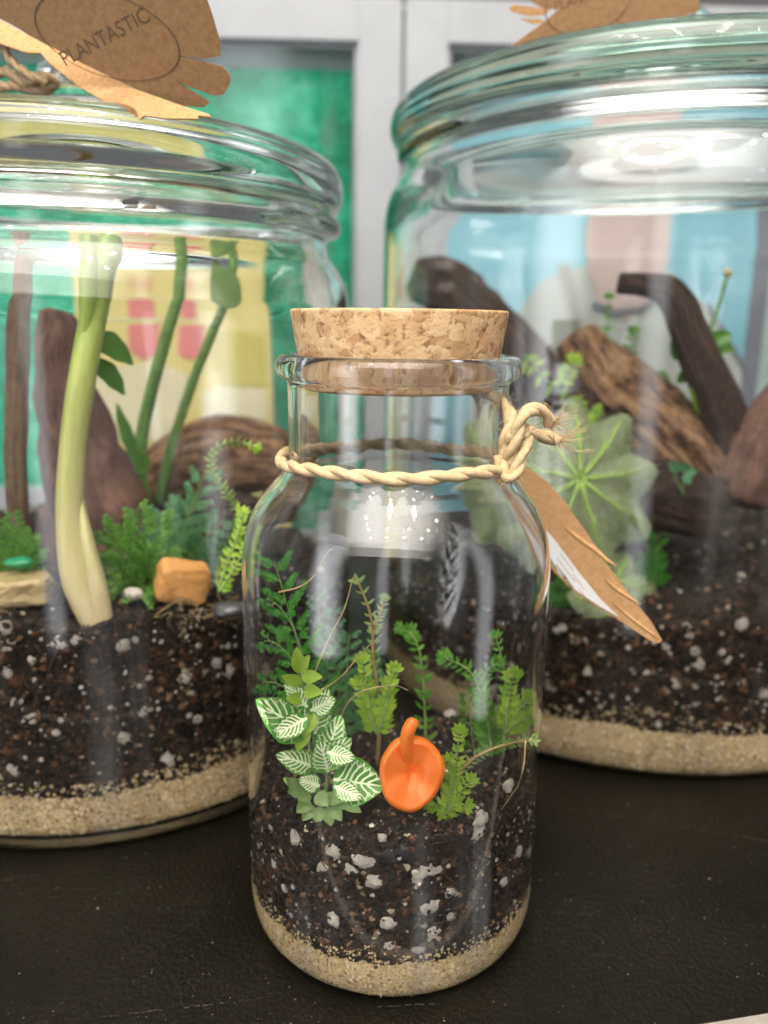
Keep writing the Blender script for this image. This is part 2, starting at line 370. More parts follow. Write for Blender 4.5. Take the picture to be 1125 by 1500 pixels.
M['white'] = mat_noise('white_painted_frame', [(.3, (.28, .295, .32)), (.7, (.32, .335, .36))], 25, .45)
m, nt, out = newmat('dark_gap'); pbsdf(nt, out, .7, (.05, .05, .055)); M['dark'] = m
M['inner'] = mat_noise('cabinet_inside', [(.3, (.40, .52, .50)), (.7, (.50, .62, .60))], 12, .5)
# emerald bubble sheet
m, nt, out = newmat('emerald_bubble_sheet'); p = pbsdf(nt, out, .12)
n = texnoise(nt, 30, 4); r = ramp(nt, n.outputs['Fac'], [(.35, (.0, .34, .18)), (.52, (.01, .52, .30)), (.72, (.16, .74, .52))]); nt.links.new(r.outputs[0], p.inputs['Base Color'])
vo = node(nt, 'ShaderNodeTexVoronoi'); vo.inputs['Scale'].default_value = 190; vo.inputs['Randomness'].default_value = .35
tc = node(nt, 'ShaderNodeTexCoord'); nt.links.new(tc.outputs['Object'], vo.inputs['Vector'])
b = bump(nt, vo.outputs['Distance'], .9, -.004); nt.links.new(b.outputs[0], p.inputs['Normal']); M['emerald'] = m
def plain(name, c, rough=.6):
    m, nt, out = newmat(name); p = pbsdf(nt, out, rough)
    n = texnoise(nt, 22, 4); r = ramp(nt, n.outputs['Fac'], [(.3, tuple(x * .88 for x in c)), (.7, tuple(min(1, x * 1.08) for x in c))]); nt.links.new(r.outputs[0], p.inputs['Base Color'])
    return m

# ------------------------------------------------------------------ table
e0, e1 = at(1010, 1500, 1), at(1125, 1480, 1)
def ground(px, py):
    d = ray(px, py); return CAM + d * (-HC / d.z)
g0, g1 = ground(1010, 1501), ground(1125, 1482); ed = (g1 - g0).normalized()
A = g0 - ed * 90; B = g0 + ed * 90; nrm_e = Vector((-ed.y, ed.x, 0))
T = [A, B, B + nrm_e * 120, A + nrm_e * 120]
mb = MB(); mb.V = [Vector((v.x, v.y, 0)) for v in T] + [Vector((v.x, v.y, -2.5)) for v in T]
mb.F = [(0, 1, 2, 3), (7, 6, 5, 4), (1, 0, 4, 5), (2, 1, 5, 6), (3, 2, 6, 7), (0, 3, 7, 4)]
table = mb.build('table', M['table'], None, (0, 0, 0), False); table['kind'] = 'structure'
mb = MB(); mb.box((-400, -400, -76), (400, 400, -75)); fl = mb.build('floor', M['floor'], None, (0, 0, -75), False); fl['kind'] = 'structure'
mb = MB(); off = -nrm_e * 0.4
mb.V = [Vector((v.x, v.y, z)) for z in (-0.03, -2.5) for v in (A + off, B + off, B - nrm_e * .01, A - nrm_e * .01)]
mb.F = [(0, 1, 2, 3), (7, 6, 5, 4), (1, 0, 4, 5), (2, 1, 5, 6), (3, 2, 6, 7), (0, 3, 7, 4)]
mb.build('edge_band', M['edge'], table, None, False)
mb = MB()
for (a, c, w) in [((815, 1180), (1125, 1232), .018), ((785, 1335), (895, 1342), .016), ((1070, 1180), (1120, 1215), .012), ((0, 1290), (60, 1281), .014), ((150, 1490), (385, 1462), .015), ((230, 1330), (300, 1318), .01), ((545, 1475), (640, 1470), .012)]:
    p0, p1 = ground(*a), ground(*c)
    for k in range(26):
        if random.random() < .35: continue
        q0, q1 = p0.lerp(p1, k / 26), p0.lerp(p1, (k + .6 + .3 * random.random()) / 26)
        d = (q1 - q0).normalized(); n_ = Vector((-d.y, d.x, 0)) * w * random.uniform(.3, 1); j = Vector((0, random.uniform(-.02, .02), 0.004))
        mb.add([q0 - n_ + j, q1 - n_ + j, q1 + n_ + j, q0 + n_ + j], [(0, 1, 2, 3)])
mb.build('scratch', M['scratch'], table, None, False, 'stuff')

# generic granules --------------------------------------------------------------
_t = (1 + 5 ** .5) / 2
ICO_V = np.array([(-1,_t,0),(1,_t,0),(-1,-_t,0),(1,-_t,0),(0,-1,_t),(0,1,_t),(0,-1,-_t),(0,1,-_t),(_t,0,-1),(_t,0,1),(-_t,0,-1),(-_t,0,1)], float)
ICO_V /= np.linalg.norm(ICO_V[0])
ICO_F = np.array([(0,11,5),(0,5,1),(0,1,7),(0,7,10),(0,10,11),(1,5,9),(5,11,4),(11,10,2),(10,7,6),(7,1,8),(3,9,4),(3,4,2),(3,2,6),(3,6,8),(3,8,9),(4,9,5),(2,4,11),(6,2,10),(8,6,7),(9,8,1)])
OCT_V = np.array([(1,0,0),(-1,0,0),(0,1,0),(0,-1,0),(0,0,1),(0,0,-1)], float)
OCT_F = np.array([(0,2,4),(2,1,4),(1,3,4),(3,0,4),(2,0,5),(1,2,5),(3,1,5),(0,3,5)])
def granules(name, pts, size, mat, parent=None, org=None, base='ico', stretch=.5, jit=.25, smooth=False, label=None, kind='stuff'):
    bv, bf = (ICO_V, ICO_F) if base == 'ico' else (OCT_V, OCT_F)
    n = len(pts); pts = np.asarray(pts, float); size = np.broadcast_to(np.asarray(size, float), (n,))
    q = rng.normal(size=(n, 4)); q /= np.linalg.norm(q, axis=1)[:, None]; w, x, y, z = q.T
    R = np.stack([1-2*(y*y+z*z), 2*(x*y-w*z), 2*(x*z+w*y), 2*(x*y+w*z), 1-2*(x*x+z*z), 2*(y*z-w*x), 2*(x*z-w*y), 2*(y*z+w*x), 1-2*(x*x+y*y)], 1).reshape(n, 3, 3)
    scl = size[:, None] * (1 - stretch * rng.random((n, 3)))
    V = bv[None] * (1 + jit * rng.normal(size=(n, len(bv), 1))) * scl[:, None, :]
    V = np.einsum('nij,nkj->nki', R, V) + pts[:, None, :]
    F = bf[None] + (np.arange(n) * len(bv))[:, None, None]
    return mesh(name, V.reshape(-1, 3), F.reshape(-1, 3), mat, parent, org, smooth, kind)

def lump(c, r, sub=2, amp=.15, fr=1.2, scale=(1, 1, 1), seed=0, rot=0):
    import bmesh
    bm = bmesh.new(); bmesh.ops.create_icosphere(bm, subdivisions=sub, radius=1)
    V = []
    for v in bm.verts:
        d = v.co.normalized(); k = 1 + amp * (noise.noise(d * fr + Vector((seed * 3.1, seed, 0))) + .5 * noise.noise(d * fr * 2.7 + Vector((seed, 0, 0))))
        q = Vector((d.x * scale[0], d.y * scale[1], d.z * scale[2])) * (r * k); q.rotate(Matrix.Rotation(rot, 3, 'Y')); V.append(Vector(c) + q)
    F = [tuple(l.vert.index for l in f.loops) for f in bm.faces]; bm.free(); return V, F

# ------------------------------------------------------------------ jar contents: sand + soil
def fill(c, r, z0, sand_top, soil_top, jarname, n_crumb, n_grain, crumb, grain, beads, bead_r, labels, mound=None, grad=(0, 0), seedo=0, n_white=200, corner=((0, 1), (1, 1))):
    rin = lambda z: float(np.interp(z, [q[0] for q in corner], [q[1] for q in corner]))
    cx, cy_ = c
    def st(a): return sand_top + .18 * noise.noise(Vector((math.cos(a) * 2 + seedo, math.sin(a) * 2, 1))) * (r / 6) + .12 * noise.noise(Vector((math.cos(a) * 9, math.sin(a) * 9, seedo)))
    def top(x, y):
        z = soil_top + grad[0] * (x - cx) + grad[1] * (y - cy_) + .35 * noise.noise(Vector((x * .5, y * .5, seedo))) + .18 * noise.noise(Vector((x * 1.7, y * 1.7, seedo)))
        if mound:
            for (mx_, my_, h, w) in mound: z += h * math.exp(-((x - mx_) ** 2 + (y - my_) ** 2) / (2 * w * w))
        return z
    NS = 160
    def solid(zb, zt, rough, rings=22, capn=14, rr=r, topf=None):
        V = []; F = []
        for i in range(rings + 1):
            for k in range(NS):
                a = 2 * math.pi * k / NS; ca, sa = math.cos(a), math.sin(a)
                t = i / rings; zz = lerp(zb(a), zt(a), t)
                q = Vector((ca * rr * 1.3, sa * rr * 1.3, zz * 1.3))
                R = rr - rough * (.5 + .5 * noise.noise(q)) - rough * .6 * abs(noise.noise(q * 2.9))
                V.append((cx + R * ca, cy_ + R * sa, zz))
        for i in range(rings):
            for k in range(NS):
                k2 = (k + 1) % NS; F.append((i*NS+k, i*NS+k2, (i+1)*NS+k2, (i+1)*NS+k))
        last = rings * NS
        for j in range(1, capn):
            f_ = 1 - j / capn; b0 = len(V)
            for k in range(NS):
                x, y, z = V[last + k]; x0, y0, _ = V[rings * NS + k]
                X, Y = cx + (x0 - cx) * f_, cy_ + (y0 - cy_) * f_
                V.append((X, Y, topf(X, Y) if topf else zt(0)))
            pb = last if j == 1 else b0 - NS
            for k in range(NS):
                k2 = (k + 1) % NS; F.append((pb + k, pb + k2, b0 + k2, b0 + k))
        F.append(tuple(len(V) - NS + k for k in range(NS))); F.append(tuple(reversed(range(NS))))
        return V, F
    sr = r * (1 - .0)
    V, F = solid(lambda a: z0, st, .03, 16, 4, sr)
    V = [((x - cx) * rin(z) / r + cx, (y - cy_) * rin(z) / r + cy_, z) for x, y, z in V]
    sand = mesh('sand_layer', V, F, M['sand'], None, (cx, cy_, z0)); tag(sand, labels[0], 'sand', None, 'stuff')
    V, F = solid(lambda a: st(a) - .02, lambda a: top(cx + r * math.cos(a), cy_ + r * math.sin(a)), .12 if r < 5 else .2, 26, 18, r, top)
    soil = mesh('potting_soil', V, F, M['soil'], None, (cx, cy_, sand_top)); tag(soil, labels[1], 'soil', None, 'stuff')
    ang0 = math.atan2(-cy_, -cx)
    def wall(n, zb, zt, inset, spread=2.1, off=0.0):
        a = ang0 + rng.uniform(-spread, spread, n); t = rng.random(n)
        zlo = np.array([zb(x) for x in a]); zhi = np.array([zt(x) for x in a])
        R = r - off - inset * rng.random(n)
        return np.stack([cx + R * np.cos(a), cy_ + R * np.sin(a), zlo + (zhi - zlo) * t], 1)
    def disc(n, rmax=r):
        a = rng.uniform(0, 2 * math.pi, n); R = rmax * np.sqrt(rng.random(n)) * .97
        x, y = cx + R * np.cos(a), cy_ + R * np.sin(a)
        return np.stack([x, y, [top(u, v) for u, v in zip(x, y)]], 1)
    topw = lambda a: top(cx + r * math.cos(a), cy_ + r * math.sin(a))
    P = np.concatenate([wall(n_crumb, lambda a: st(a), topw, .14, 2.1, crumb * .5), disc(n_crumb // 2)])
    granules('soil_crumbs', P, crumb * rng.uniform(.45, 1.5, len(P)) ** 1.4, M['crumb'], soil)
    P = wall(n_crumb // 9, lambda a: st(a) + .1, topw, .05, 2.1, crumb * 1.7); granules('soil_clods', P, crumb * rng.uniform(1.4, 3.0, len(P)), M['crumb'], soil, stretch=.6, jit=.2)
    P = wall(n_grain // 14, lambda a: st(a), lambda a: st(a) + .16 * r ** .5 + .5 * max(0, noise.noise(Vector((math.cos(a) * 3, math.sin(a) * 3, 4)))), .03); granules('stray_grains', P, grain * rng.uniform(.6, 1.5, len(P)), M['grain'], sand, base='oct', stretch=.4)
    P = wall(n_grain, lambda a: z0 + .03, lambda a: st(a) + .05, .05)
    k = np.array([rin(z) / r for z in P[:, 2]]); P[:, 0] = (P[:, 0] - cx) * k + cx; P[:, 1] = (P[:, 1] - cy_) * k + cy_
    granules('sand_grains', P, grain * (.55 + 1.2 * rng.random(len(P)) ** 2.5), M['grain'], sand, base='oct', stretch=.4, jit=.15)
    P = np.concatenate([wall(n_white, lambda a: st(a) + .1, topw, .02), disc(n_white // 3)])
    granules('perlite_grit', P, bead_r * (.10 + .40 * rng.random(len(P)) ** 2), M['perlite'], soil, stretch=.35, jit=.1, smooth=True)
    # fibres of peat
    mb = MB()
    for q in wall(int(n_white * .9), lambda a: st(a), topw, .01):
        d = Vector(rng.normal(size=3)); rad = Vector((q[0] - cx, q[1] - cy_, 0)).normalized(); d = (d - rad * d.dot(rad)).normalized()
        L = rng.uniform(.12, .5) * (r / 5) ** .5; s_ = rad.cross(d) * rng.uniform(-.3, .3) * L; q = Vector(q) - rad * .02
        mb.tube([q - d * L, q + s_ * .5, q + d * L * .9 + s_ * 1.2], [.012, .02, .008], 4)
    mb.build('peat_fibres', M['bark'], soil, None, True, 'stuff')
    # the larger perlite beads, one by one
    protos = []
    for i in range(5):
        V, F = lump((0, 0, 0), 1, 2, .35, 1.3, (1, .85, .8), i + seedo)
        me = bpy.data.meshes.new('perlite_bead'); me.from_pydata([tuple(Vector(v) * S) for v in V], [], F); me.update()
        me.polygons.foreach_set('use_smooth', [True] * len(me.polygons)); me.materials.append(M['perlite']); protos.append(me)
    pos = list(wall(beads, lambda a: st(a) + .25, lambda a: topw(a) - .1, .0, 1.35)) + list(disc(beads // 5))
    for q in pos:
        o = bpy.data.objects.new('perlite_bead', random.choice(protos)); link(o, soil, None)
        k = bead_r * (.45 + 1.1 * random.random() ** 1.8); o.scale = (k * random.uniform(.75, 1), k * random.uniform(.75, 1.1), k * .6); qv = Vector(q); rad = Vector((qv.x - cx, qv.y - cy_, 0))
        if rad.length > r - k:
            qv -= rad.normalized() * (rad.length - (r - k * .50)); o.rotation_euler = (rad.to_track_quat('Z', 'Y') @ Matrix.Rotation(random.uniform(0, 6), 3, 'Z').to_quaternion()).to_euler()
        else: o.rotation_euler = [random.uniform(0, 6) for _ in range(3)]
        o.location = (qv - ORG[soil.name]) * S
    return soil, top

def onwall(px, py, c, r):
    d = ray(px, py); a_ = d.x ** 2 + d.y ** 2; b_ = -2 * (d.x * c[0] + d.y * c[1]); c_ = c[0] ** 2 + c[1] ** 2 - r * r
    return CAM + d * ((-b_ - math.sqrt(b_ * b_ - 4 * a_ * c_)) / (2 * a_))
CC, CR = (0.31, 19.08), 3.86
LC, LR = (-10.45, 29.46), 9.08
RC, RR = (11.41, 36.20), 11.57
soilC, topC = fill(CC, 3.80, .05, 1.2, 4.15, 'c', 6500, 9000, .06, .042, 14, .20,
    ('thin band of pale sand at the base of the corked bottle', 'dark soil with white beads inside the small corked bottle'), None, (.05, -.09), 1, 170, ((.05, 3.42), (.15, 3.55), (.32, 3.68), (.55, 3.76), (.8, 3.80), (9, 3.80)))
for (x, y, k, asp) in [(435, 1225, .21, 1.2), (490, 1245, .22, .9), (532, 1258, .36, .7), (548, 1288, .24, .9), (628, 1270, .36, .6), (612, 1282, .22, 1), (702, 1200, .24, 1.2), (698, 1218, .2, 1), (742, 1150, .2, 1), (490, 1345, .19, 1.2), (570, 1350, .22, .8), (612, 1388, .2, .6), (420, 1300, .13, 1), (660, 1340, .14, 1), (560, 1225, .13, 1), (405, 1265, .12, 1), (735, 1290, .15, 1), (640, 1322, .12, 1), (455, 1390, .12, 1)]:
    k *= .86; q = onwall(x, y, CC, 3.80 - .42 * k); rad = Vector((q.x - CC[0], q.y - CC[1], 0)).normalized(); ux_ = Vector((-rad.y, rad.x, 0))
    V, F = lump((0, 0, 0), 1, 3, .38, 1.4, (1, 1, 1), x * .1); V = [q + ux_ * v.x * k + Vector((0, 0, 1)) * v.y * k * asp + rad * v.z * k * .5 for v in V]
    mesh('perlite_bead', V, F, M['perlite'], soilC)
soilL, topL = fill(LC, 8.98, .72, 2.0, 7.35, 'l', 11000, 17000, .085, .06, 120, .22,
    ('deep pale sand band under the soil of the jar holding the orange block', 'dark soil with white beads in the jar holding the orange block'), [(-6, 25, .25, 2)], (0, .0), 5, 700, ((.72, 8.8), (.85, 8.9), (1.0, 8.98), (9, 8.98)))
soilR, topR = fill(RC, 11.46, .36, 1.95, 6.1, 'r', 9000, 12000, .10, .065, 60, .26,
    ('pale sand band with larger grains under the soil of the driftwood jar', 'dark soil under the driftwood and hairy leaf in the widest jar'), [(11.5, 28, .45, 2.2)], (0, .03), 9, 700, ((.36, 11.15), (.6, 11.32), (1.1, 11.46), (9, 11.46)))

# ------------------------------------------------------------------ glass jars
prof = [(0,.16),(2.4,.16),(3.0,.03),(3.25,0),(3.5,.05),(3.76,.32),(3.86,.8),(3.86,1.6),(3.86,5),(3.86,9.6),(3.83,10.2),(3.70,10.9),(3.42,11.5),(3.0,11.98),(2.76,12.25),(2.66,12.6),(2.64,13.0),(2.64,14.2),(2.66,14.42),(2.84,14.48),(2.92,14.62),(2.92,14.82),(2.82,14.98),(2.62,15.02),(2.5,14.96),(2.44,14.8),(2.43,14.3),(2.43,12.8),(2.47,12.4),(2.64,12.05),(2.97,11.72),(3.38,11.22),(3.60,10.7),(3.72,10.1),(3.75,9.5),(3.75,5),(3.75,1.3),(3.75,.85),(3.66,.45),(3.42,.17),(3.2,.09),(2.4,.23),(0,.23)]
V, F = lathe(chaikin(prof, 2), CC, 144, .002)
jarC = mesh('glass_bottle', V, F, M['glass'], None, (*CC, 0)); tag(jarC, 'small clear glass bottle with narrow neck, closed by a cork', 'bottle')
V, F = lathe(chaikin([(0,14.2),(2.1,14.2),(2.22,14.24),(2.25,14.32),(2.41,15.0),(2.555,15.94),(2.555,16.0),(2.51,16.03),(0,16.04)], 1), CC, 96, .006, 3)
cork = mesh('cork_stopper', V, F, M['cork'], None, (*CC, 14.2)); tag(cork, 'tapered cork stopper plugging the neck of the small bottle', 'cork')

prof = [(0,.45),(7.3,.45),(8.0,.05),(8.35,0),(8.7,.06),(9.0,.45),(9.08,1.0),(9.08,8),(9.08,16.1),(9.03,16.7),(8.8,17.35),(8.5,17.75),(8.3,18.0),(8.26,18.3),(8.28,18.58),(8.5,18.7),(8.74,18.8),(8.80,19.0),(8.74,19.22),(8.5,19.36),(8.2,19.36),(8.0,19.2),(7.92,18.7),(7.9,18.1),(8.05,17.7),(8.4,17.2),(8.62,16.6),(8.76,15.9),(8.80,8),(8.80,1.2),(8.66,.62),(8.3,.38),(7.5,.62),(0,.62)]
V, F = lathe(chaikin(prof, 2), LC, 176, .002, 2)
jarL = mesh('glass_jar', V, F, M['pale_glass'], None, (*LC, 0)); tag(jarL, 'wide glass jar holding the thick green stalk and orange block', 'jar')
prof = [(0,20.5),(6.6,20.45),(7.2,20.2),(7.35,19.3),(7.45,18.85),(7.7,18.82),(7.8,19.1),(7.85,19.42),(8.2,19.5),(8.55,19.46),(8.78,19.7),(8.86,20.1),(8.84,20.5),(8.66,20.9),(8.3,21.15),(7.6,21.3),(5.5,21.5),(2.5,21.75),(1.1,21.95),(.85,22.3),(1.0,22.8),(1.45,23.3),(1.5,23.8),(1.2,24.2),(0,24.35)]
V, F = lathe(chaikin(prof, 2), LC, 176, .002, 4)
lidL = mesh('jar_lid', V, F, M['pale_glass'], None, (*LC, 19.4)); tag(lidL, 'domed glass lid on the jar with the thick green stalk', 'lid')

prof = [(0,.5),(9.6,.5),(10.4,.05),(10.8,0),(11.15,.06),(11.48,.5),(11.57,1.1),(11.57,8),(11.57,19.6),(11.5,20.4),(11.25,21.2),(10.85,21.75),(10.55,22.05),(10.48,22.25),(10.62,22.4),(10.95,22.5),(11.04,22.7),(10.95,22.92),(10.7,23.0),(10.3,23.0),(10.1,22.8),(10.02,22.3),(10.1,21.8),(10.5,21.2),(10.9,20.5),(11.18,19.7),(11.24,18.5),(11.27,8),(11.27,1.2),(11.12,.58),(10.75,.32),(9.9,.6),(0,.6)]
V, F = lathe(chaikin(prof, 2), RC, 200, .002, 6)
jarR = mesh('glass_jar', V, F, M['green_glass'], None, (*RC, 0)); tag(jarR, 'widest green-tinted glass jar filled with driftwood pieces', 'jar')
prof = [(0,24.0),(8.6,23.95),(9.3,23.7),(9.5,22.9),(9.6,22.4),(9.85,22.36),(9.96,22.7),(10.02,23.06),(10.5,23.1),(10.95,23.04),(11.22,23.25),(11.36,23.65),(11.34,24.0),(11.14,24.4),(10.75,24.62),(9.9,24.8),(7,25.05),(3,25.3),(1.5,25.5),(1.15,25.9),(1.3,26.5),(1.9,27.1),(1.95,27.7),(1.5,28.2),(0,28.4)]
V, F = lathe(chaikin(prof, 2), RC, 200, .002, 8)
lidR = mesh('jar_lid', V, F, M['green_glass'], None, (*RC, 23.05)); tag(lidR, 'broad green-tinted glass lid on the driftwood jar', 'lid')

# ------------------------------------------------------------------ twine
def twisted(mb, path, r, turns_per_cm=1.5, strands=2, n=7, closed=False):
    path = [Vector(p) for p in path]; m = len(path); L = 0
    nrm = (path[1] - path[0]).orthogonal().normalized(); st_ = [[] for _ in range(strands)]
    for i, p in enumerate(path):
        t = (path[min(i+1, m-1)] - path[max(i-1, 0)]).normalized(); nrm = (nrm - t * nrm.dot(t)).normalized(); bn = t.cross(nrm)
        if i: L += (p - path[i-1]).length
        for k in range(strands):
            a = 2 * math.pi * (turns_per_cm * L + k / strands)
            st_[k].append(p + (nrm * math.cos(a) + bn * math.sin(a)) * r * .36)
    for k in range(strands): mb.tube(st_[k], r * .70, n + 3, True, .12, 3, k)
def fuzz(mb, path, n, length, r, rad=.006):
    for _ in range(n):
        p = random.choice(path); d = Vector(rng.normal(size=3)).normalized(); L = length * random.uniform(.3, 1)
        mid = p + d * L * .5 + Vector(rng.normal(size=3)) * L * .15; end = p + d * L + Vector(rng.normal(size=3)) * L * .3
        mb.tube([p + d * r * .6, mid, end], [rad, rad * .8, rad * .4], 3, False)
tw = thing('jute_twine', (CC[0], CC[1], 12.2), 'pale jute twine knotted round the neck of the corked bottle', 'twine')
ring = []
for k in range(141):
    a = 2 * math.pi * k / 140
    rr_ = 2.83 + (.10 * max(0, math.cos(a)) ** 6); ring.append(Vector((CC[0] + rr_ * math.cos(a), CC[1] + rr_ * math.sin(a), 12.50 - .06 * math.sin(a) + .03 * math.sin(5 * a))))
mb = MB(); twisted(mb, ring, .155, .7); fuzz(mb, ring, 260, .22, .13, .005); mb.build('loop', M['twine'], tw)
Yk = 17.6
kn = [smooth_path([at(738, 690, Yk), at(752, 655, Yk - .3), at(765, 612, Yk - .35), at(782, 600, Yk - .1), at(800, 606, Yk + .1), at(806, 620, Yk + .2)]),
      smooth_path([at(735, 672, Yk), at(742, 640, Yk - .1), at(748, 610, Yk + .1), at(735, 590, Yk + .4), at(708, 572, Yk + .9)]),
      smooth_path([at(742, 680, Yk + .3), at(762, 665, Yk + .1), at(748, 640, Yk - .2), at(768, 634, Yk - .2), at(800, 640, Yk + .1), at(816, 646, Yk + .2)]),
      smooth_path([at(732, 668, Yk - .1), at(740, 700, Yk - .35), at(756, 690, Yk - .35), at(768, 655, Yk - .25), at(776, 625, Yk - .1)])]
mb = MB()
for q in kn: twisted(mb, q, .155, .8)
for q in kn: fuzz(mb, q, 70, .42, .14, .007)
for (a, b, c) in [((818, 646), (840, 660), (870, 658)), ((816, 650), (826, 668), (822, 680)), ((818, 642), (830, 638), (838, 646)), ((812, 650), (815, 665), (808, 676)), ((803, 608), (798, 590), (806, 598))]:
    mb.tube(smooth_path([at(*a, Yk + .2), at(*b, Yk + .2), at(*c, Yk + .25)], 4), .008, 4, False)
for e in (kn[0][-1], kn[2][-1]):
    for _ in range(44):
        d_ = (Vector((.8, .1, .1)) + Vector(rng.normal(size=3)) * .55).normalized(); L_ = random.uniform(.2, .8); mb.tube([e, e + d_ * L_ * .5, e + d_ * L_ + Vector(rng.normal(size=3)) * .1], [.012, .009, .004], 4, False)
mb.build('knot', M['twine'], tw)

# ------------------------------------------------------------------ kraft tags
def sheet(name, P, n, thick, mat, parent, org=None):
    """thin card from an outline of coplanar points"""
    n = Vector(n).normalized(); k = len(P)
    Vv = [Vector(p) + n * thick * .5 for p in P] + [Vector(p) - n * thick * .5 for p in P]
    Ff = [tuple(range(k)), tuple(range(2*k - 1, k - 1, -1))] + [(i, i + k, (i + 1) % k + k, (i + 1) % k) for i in range(k)]
    return mesh(name, Vv, Ff, mat, parent, org, False)
def text_mesh(name, body, p0, ux, uy, nrm_, size, mat, parent, arc=None):
    """flat print: letters laid in the plane (ux, uy) from p0"""
    cu = bpy.data.curves.new(name, 'FONT'); cu.body = body; cu.size = 1; cu.align_x = 'CENTER'
    to = bpy.data.objects.new('tmp_text', cu); sc.collection.objects.link(to); bpy.context.view_layer.update()
    me = to.to_mesh(); Vv = [v.co.copy() for v in me.vertices]; Ff = [tuple(p.vertices) for p in me.polygons]
    to.to_mesh_clear(); bpy.data.objects.remove(to); bpy.data.curves.remove(cu)
    ux, uy, nn = Vector(ux).normalized(), Vector(uy).normalized(), Vector(nrm_).normalized()
    W = [Vector(p0) + ux * v.x * size + uy * v.y * size + nn * .012 for v in Vv]
    return mesh(name, W, Ff, mat, parent, None, False)
def ring_mesh(P0, ux, uy, nn, rx, ry, w, mat, parent, name='stamp_circle'):
    Vv = []; n = 72
    for k in range(n):
        a = 2 * math.pi * k / n
        for q in (1 - w / rx, 1): Vv.append(Vector(P0) + ux * rx * q * math.cos(a) + uy * ry * q * math.sin(a) + nn * .011)
    Ff = [(2*k, 2*k+1, (2*k+3) % (2*n), (2*k+2) % (2*n)) for k in range(n)]
    return mesh(name, Vv, Ff, mat, parent, None, False)

# tag on the bottle
tg = thing('kraft_tag', at(757, 690, 19.5), 'brown kraft leaf tag hanging from the twine beside the corked bottle', 'tag')
p0 = at(850, 800, 20.6); nT = Vector((-.42, -.88, .25)).normalized()
out_px = [(748, 672), (770, 682), (800, 704), (830, 738), (858, 778), (884, 818), (900, 848), (908, 866), (855, 818), (850, 816), (846, 812), (843, 813), (848, 818), (911, 872), (928, 882), (939, 894), (912, 872), (889, 851), (886, 851), (888, 855), (925, 889), (948, 905), (962, 924), (970, 938), (966, 942), (952, 938), (926, 921), (898, 903), (866, 884), (838, 864), (812, 838), (790, 800), (772, 750), (757, 705)]
out_px = [(748, 672), (770, 682), (800, 704), (830, 738), (858, 778), (884, 818), (902, 852), (908, 866), (880, 838), (850, 815), (832, 780), (829, 774), (826, 776), (846, 816), (876, 845), (908, 872), (930, 880), (940, 893), (914, 872), (890, 850), (886, 849), (887, 854), (912, 878), (945, 905), (962, 924), (970, 938), (966, 942), (952, 938), (926, 921), (898, 903), (866, 884), (838, 864), (812, 838), (790, 800), (772, 750), (757, 705)]
body = sheet('leaf_card', [onplane(x, y, p0, nT) for x, y in [(748, 672), (770, 682), (800, 704), (830, 738), (858, 778), (884, 818), (905, 848), (925, 874), (940, 893), (955, 912), (970, 938), (966, 942), (952, 938), (926, 921), (898, 903), (866, 884), (838, 864), (812, 838), (790, 800), (772, 750), (757, 705)]], nT, .045, M['kraft'], tg)
for pp in ([(826, 771), (846, 783), (872, 800), (893, 820), (908, 832), (890, 822), (868, 804), (845, 788)], [(886, 848), (905, 860), (925, 874), (940, 886), (922, 876), (903, 864)], [(898, 882), (925, 903), (950, 922), (966, 936), (946, 922), (922, 904)]):
    sheet('leaf_slit', [onplane(x, y, p0 + nT * .05, nT) for x, y in pp], nT, .03, M['kraft_lit'], tg)
sheet('price_label', [onplane(x, y, p0 + nT * .04, nT) for x, y in [(770, 735), (790, 765), (812, 790), (846, 836), (880, 878), (908, 905), (878, 888), (845, 866), (820, 842), (800, 805), (780, 760)]], nT, .02, M['paper'], tg)
mb = MB(); ux = (onplane(880, 878, p0, nT) - onplane(812, 790, p0, nT)).normalized(); uy = nT.cross(ux)
for (x, y, L, w) in [(822, 812, .55, .012), (817, 818, .75, .014), (815, 828, .45, .035), (822, 838, .5, .04), (840, 842, .5, .012), (848, 862, .4, .012)]:
    q = onplane(x, y, p0, nT) + nT * .054; k = 0
    while k < L:
        l = random.uniform(.02, .05); mb.add([q + ux*k - uy*w, q + ux*(k+l) - uy*w, q + ux*(k+l) + uy*w, q + ux*k + uy*w], [(0, 1, 2, 3)]); k += l + .025
mb.build('print', M['ink'], tg, None, False)

# folded tag on the lid with the stalk jar
tl = thing('kraft_tag', at(60, 120, 25), 'folded kraft leaf tag with round stamp resting on the domed lid', 'tag')
nU = Vector((-.10, -.88, -.46)).normalized(); pU = at(200, 132, 22.3)
up_px = [(300, -10), (312, 25), (322, 60), (322, 82), (300, 86), (258, 81), (290, 88), (326, 97), (337, 110), (336, 124), (328, 138), (314, 140), (285, 130), (256, 117), (280, 132), (308, 149), (300, 157), (270, 155), (200, 130), (120, 92), (40, 48), (-40, 5), (-60, -80), (240, -90)]
sheet('leaf_card', [onplane(x, y, pU, nU) for x, y in up_px], nU, .05, M['kraft'], tl)
nL = Vector((.30, -.55, .78)).normalized(); pL = at(205, 172, 21.7)
lo_px = [(-40, 8), (60, 62), (130, 98), (200, 132), (270, 157), (306, 168), (310, 172), (290, 170), (291, 175), (240, 174), (212, 170), (206, 175), (180, 164), (120, 130), (75, 95), (60, 78), (40, 78), (-40, 50)]
nLo = Vector((-.22, -.86, .46)).normalized()
sheet('leaf_card', [onplane(x, y, at(200, 134, 22.2), nLo) for x, y in lo_px], nLo, .05, M['kraft_lit'], tl)
ux = (onplane(250, 68, pU, nU) - onplane(150, 68, pU, nU)).normalized(); uy = -(nU.cross(ux)).normalized()
if uy.z < 0: uy = -uy
kU = pxcm(23.2, 60)
cU = onplane(158, 53, pU, nU) + nU * .03
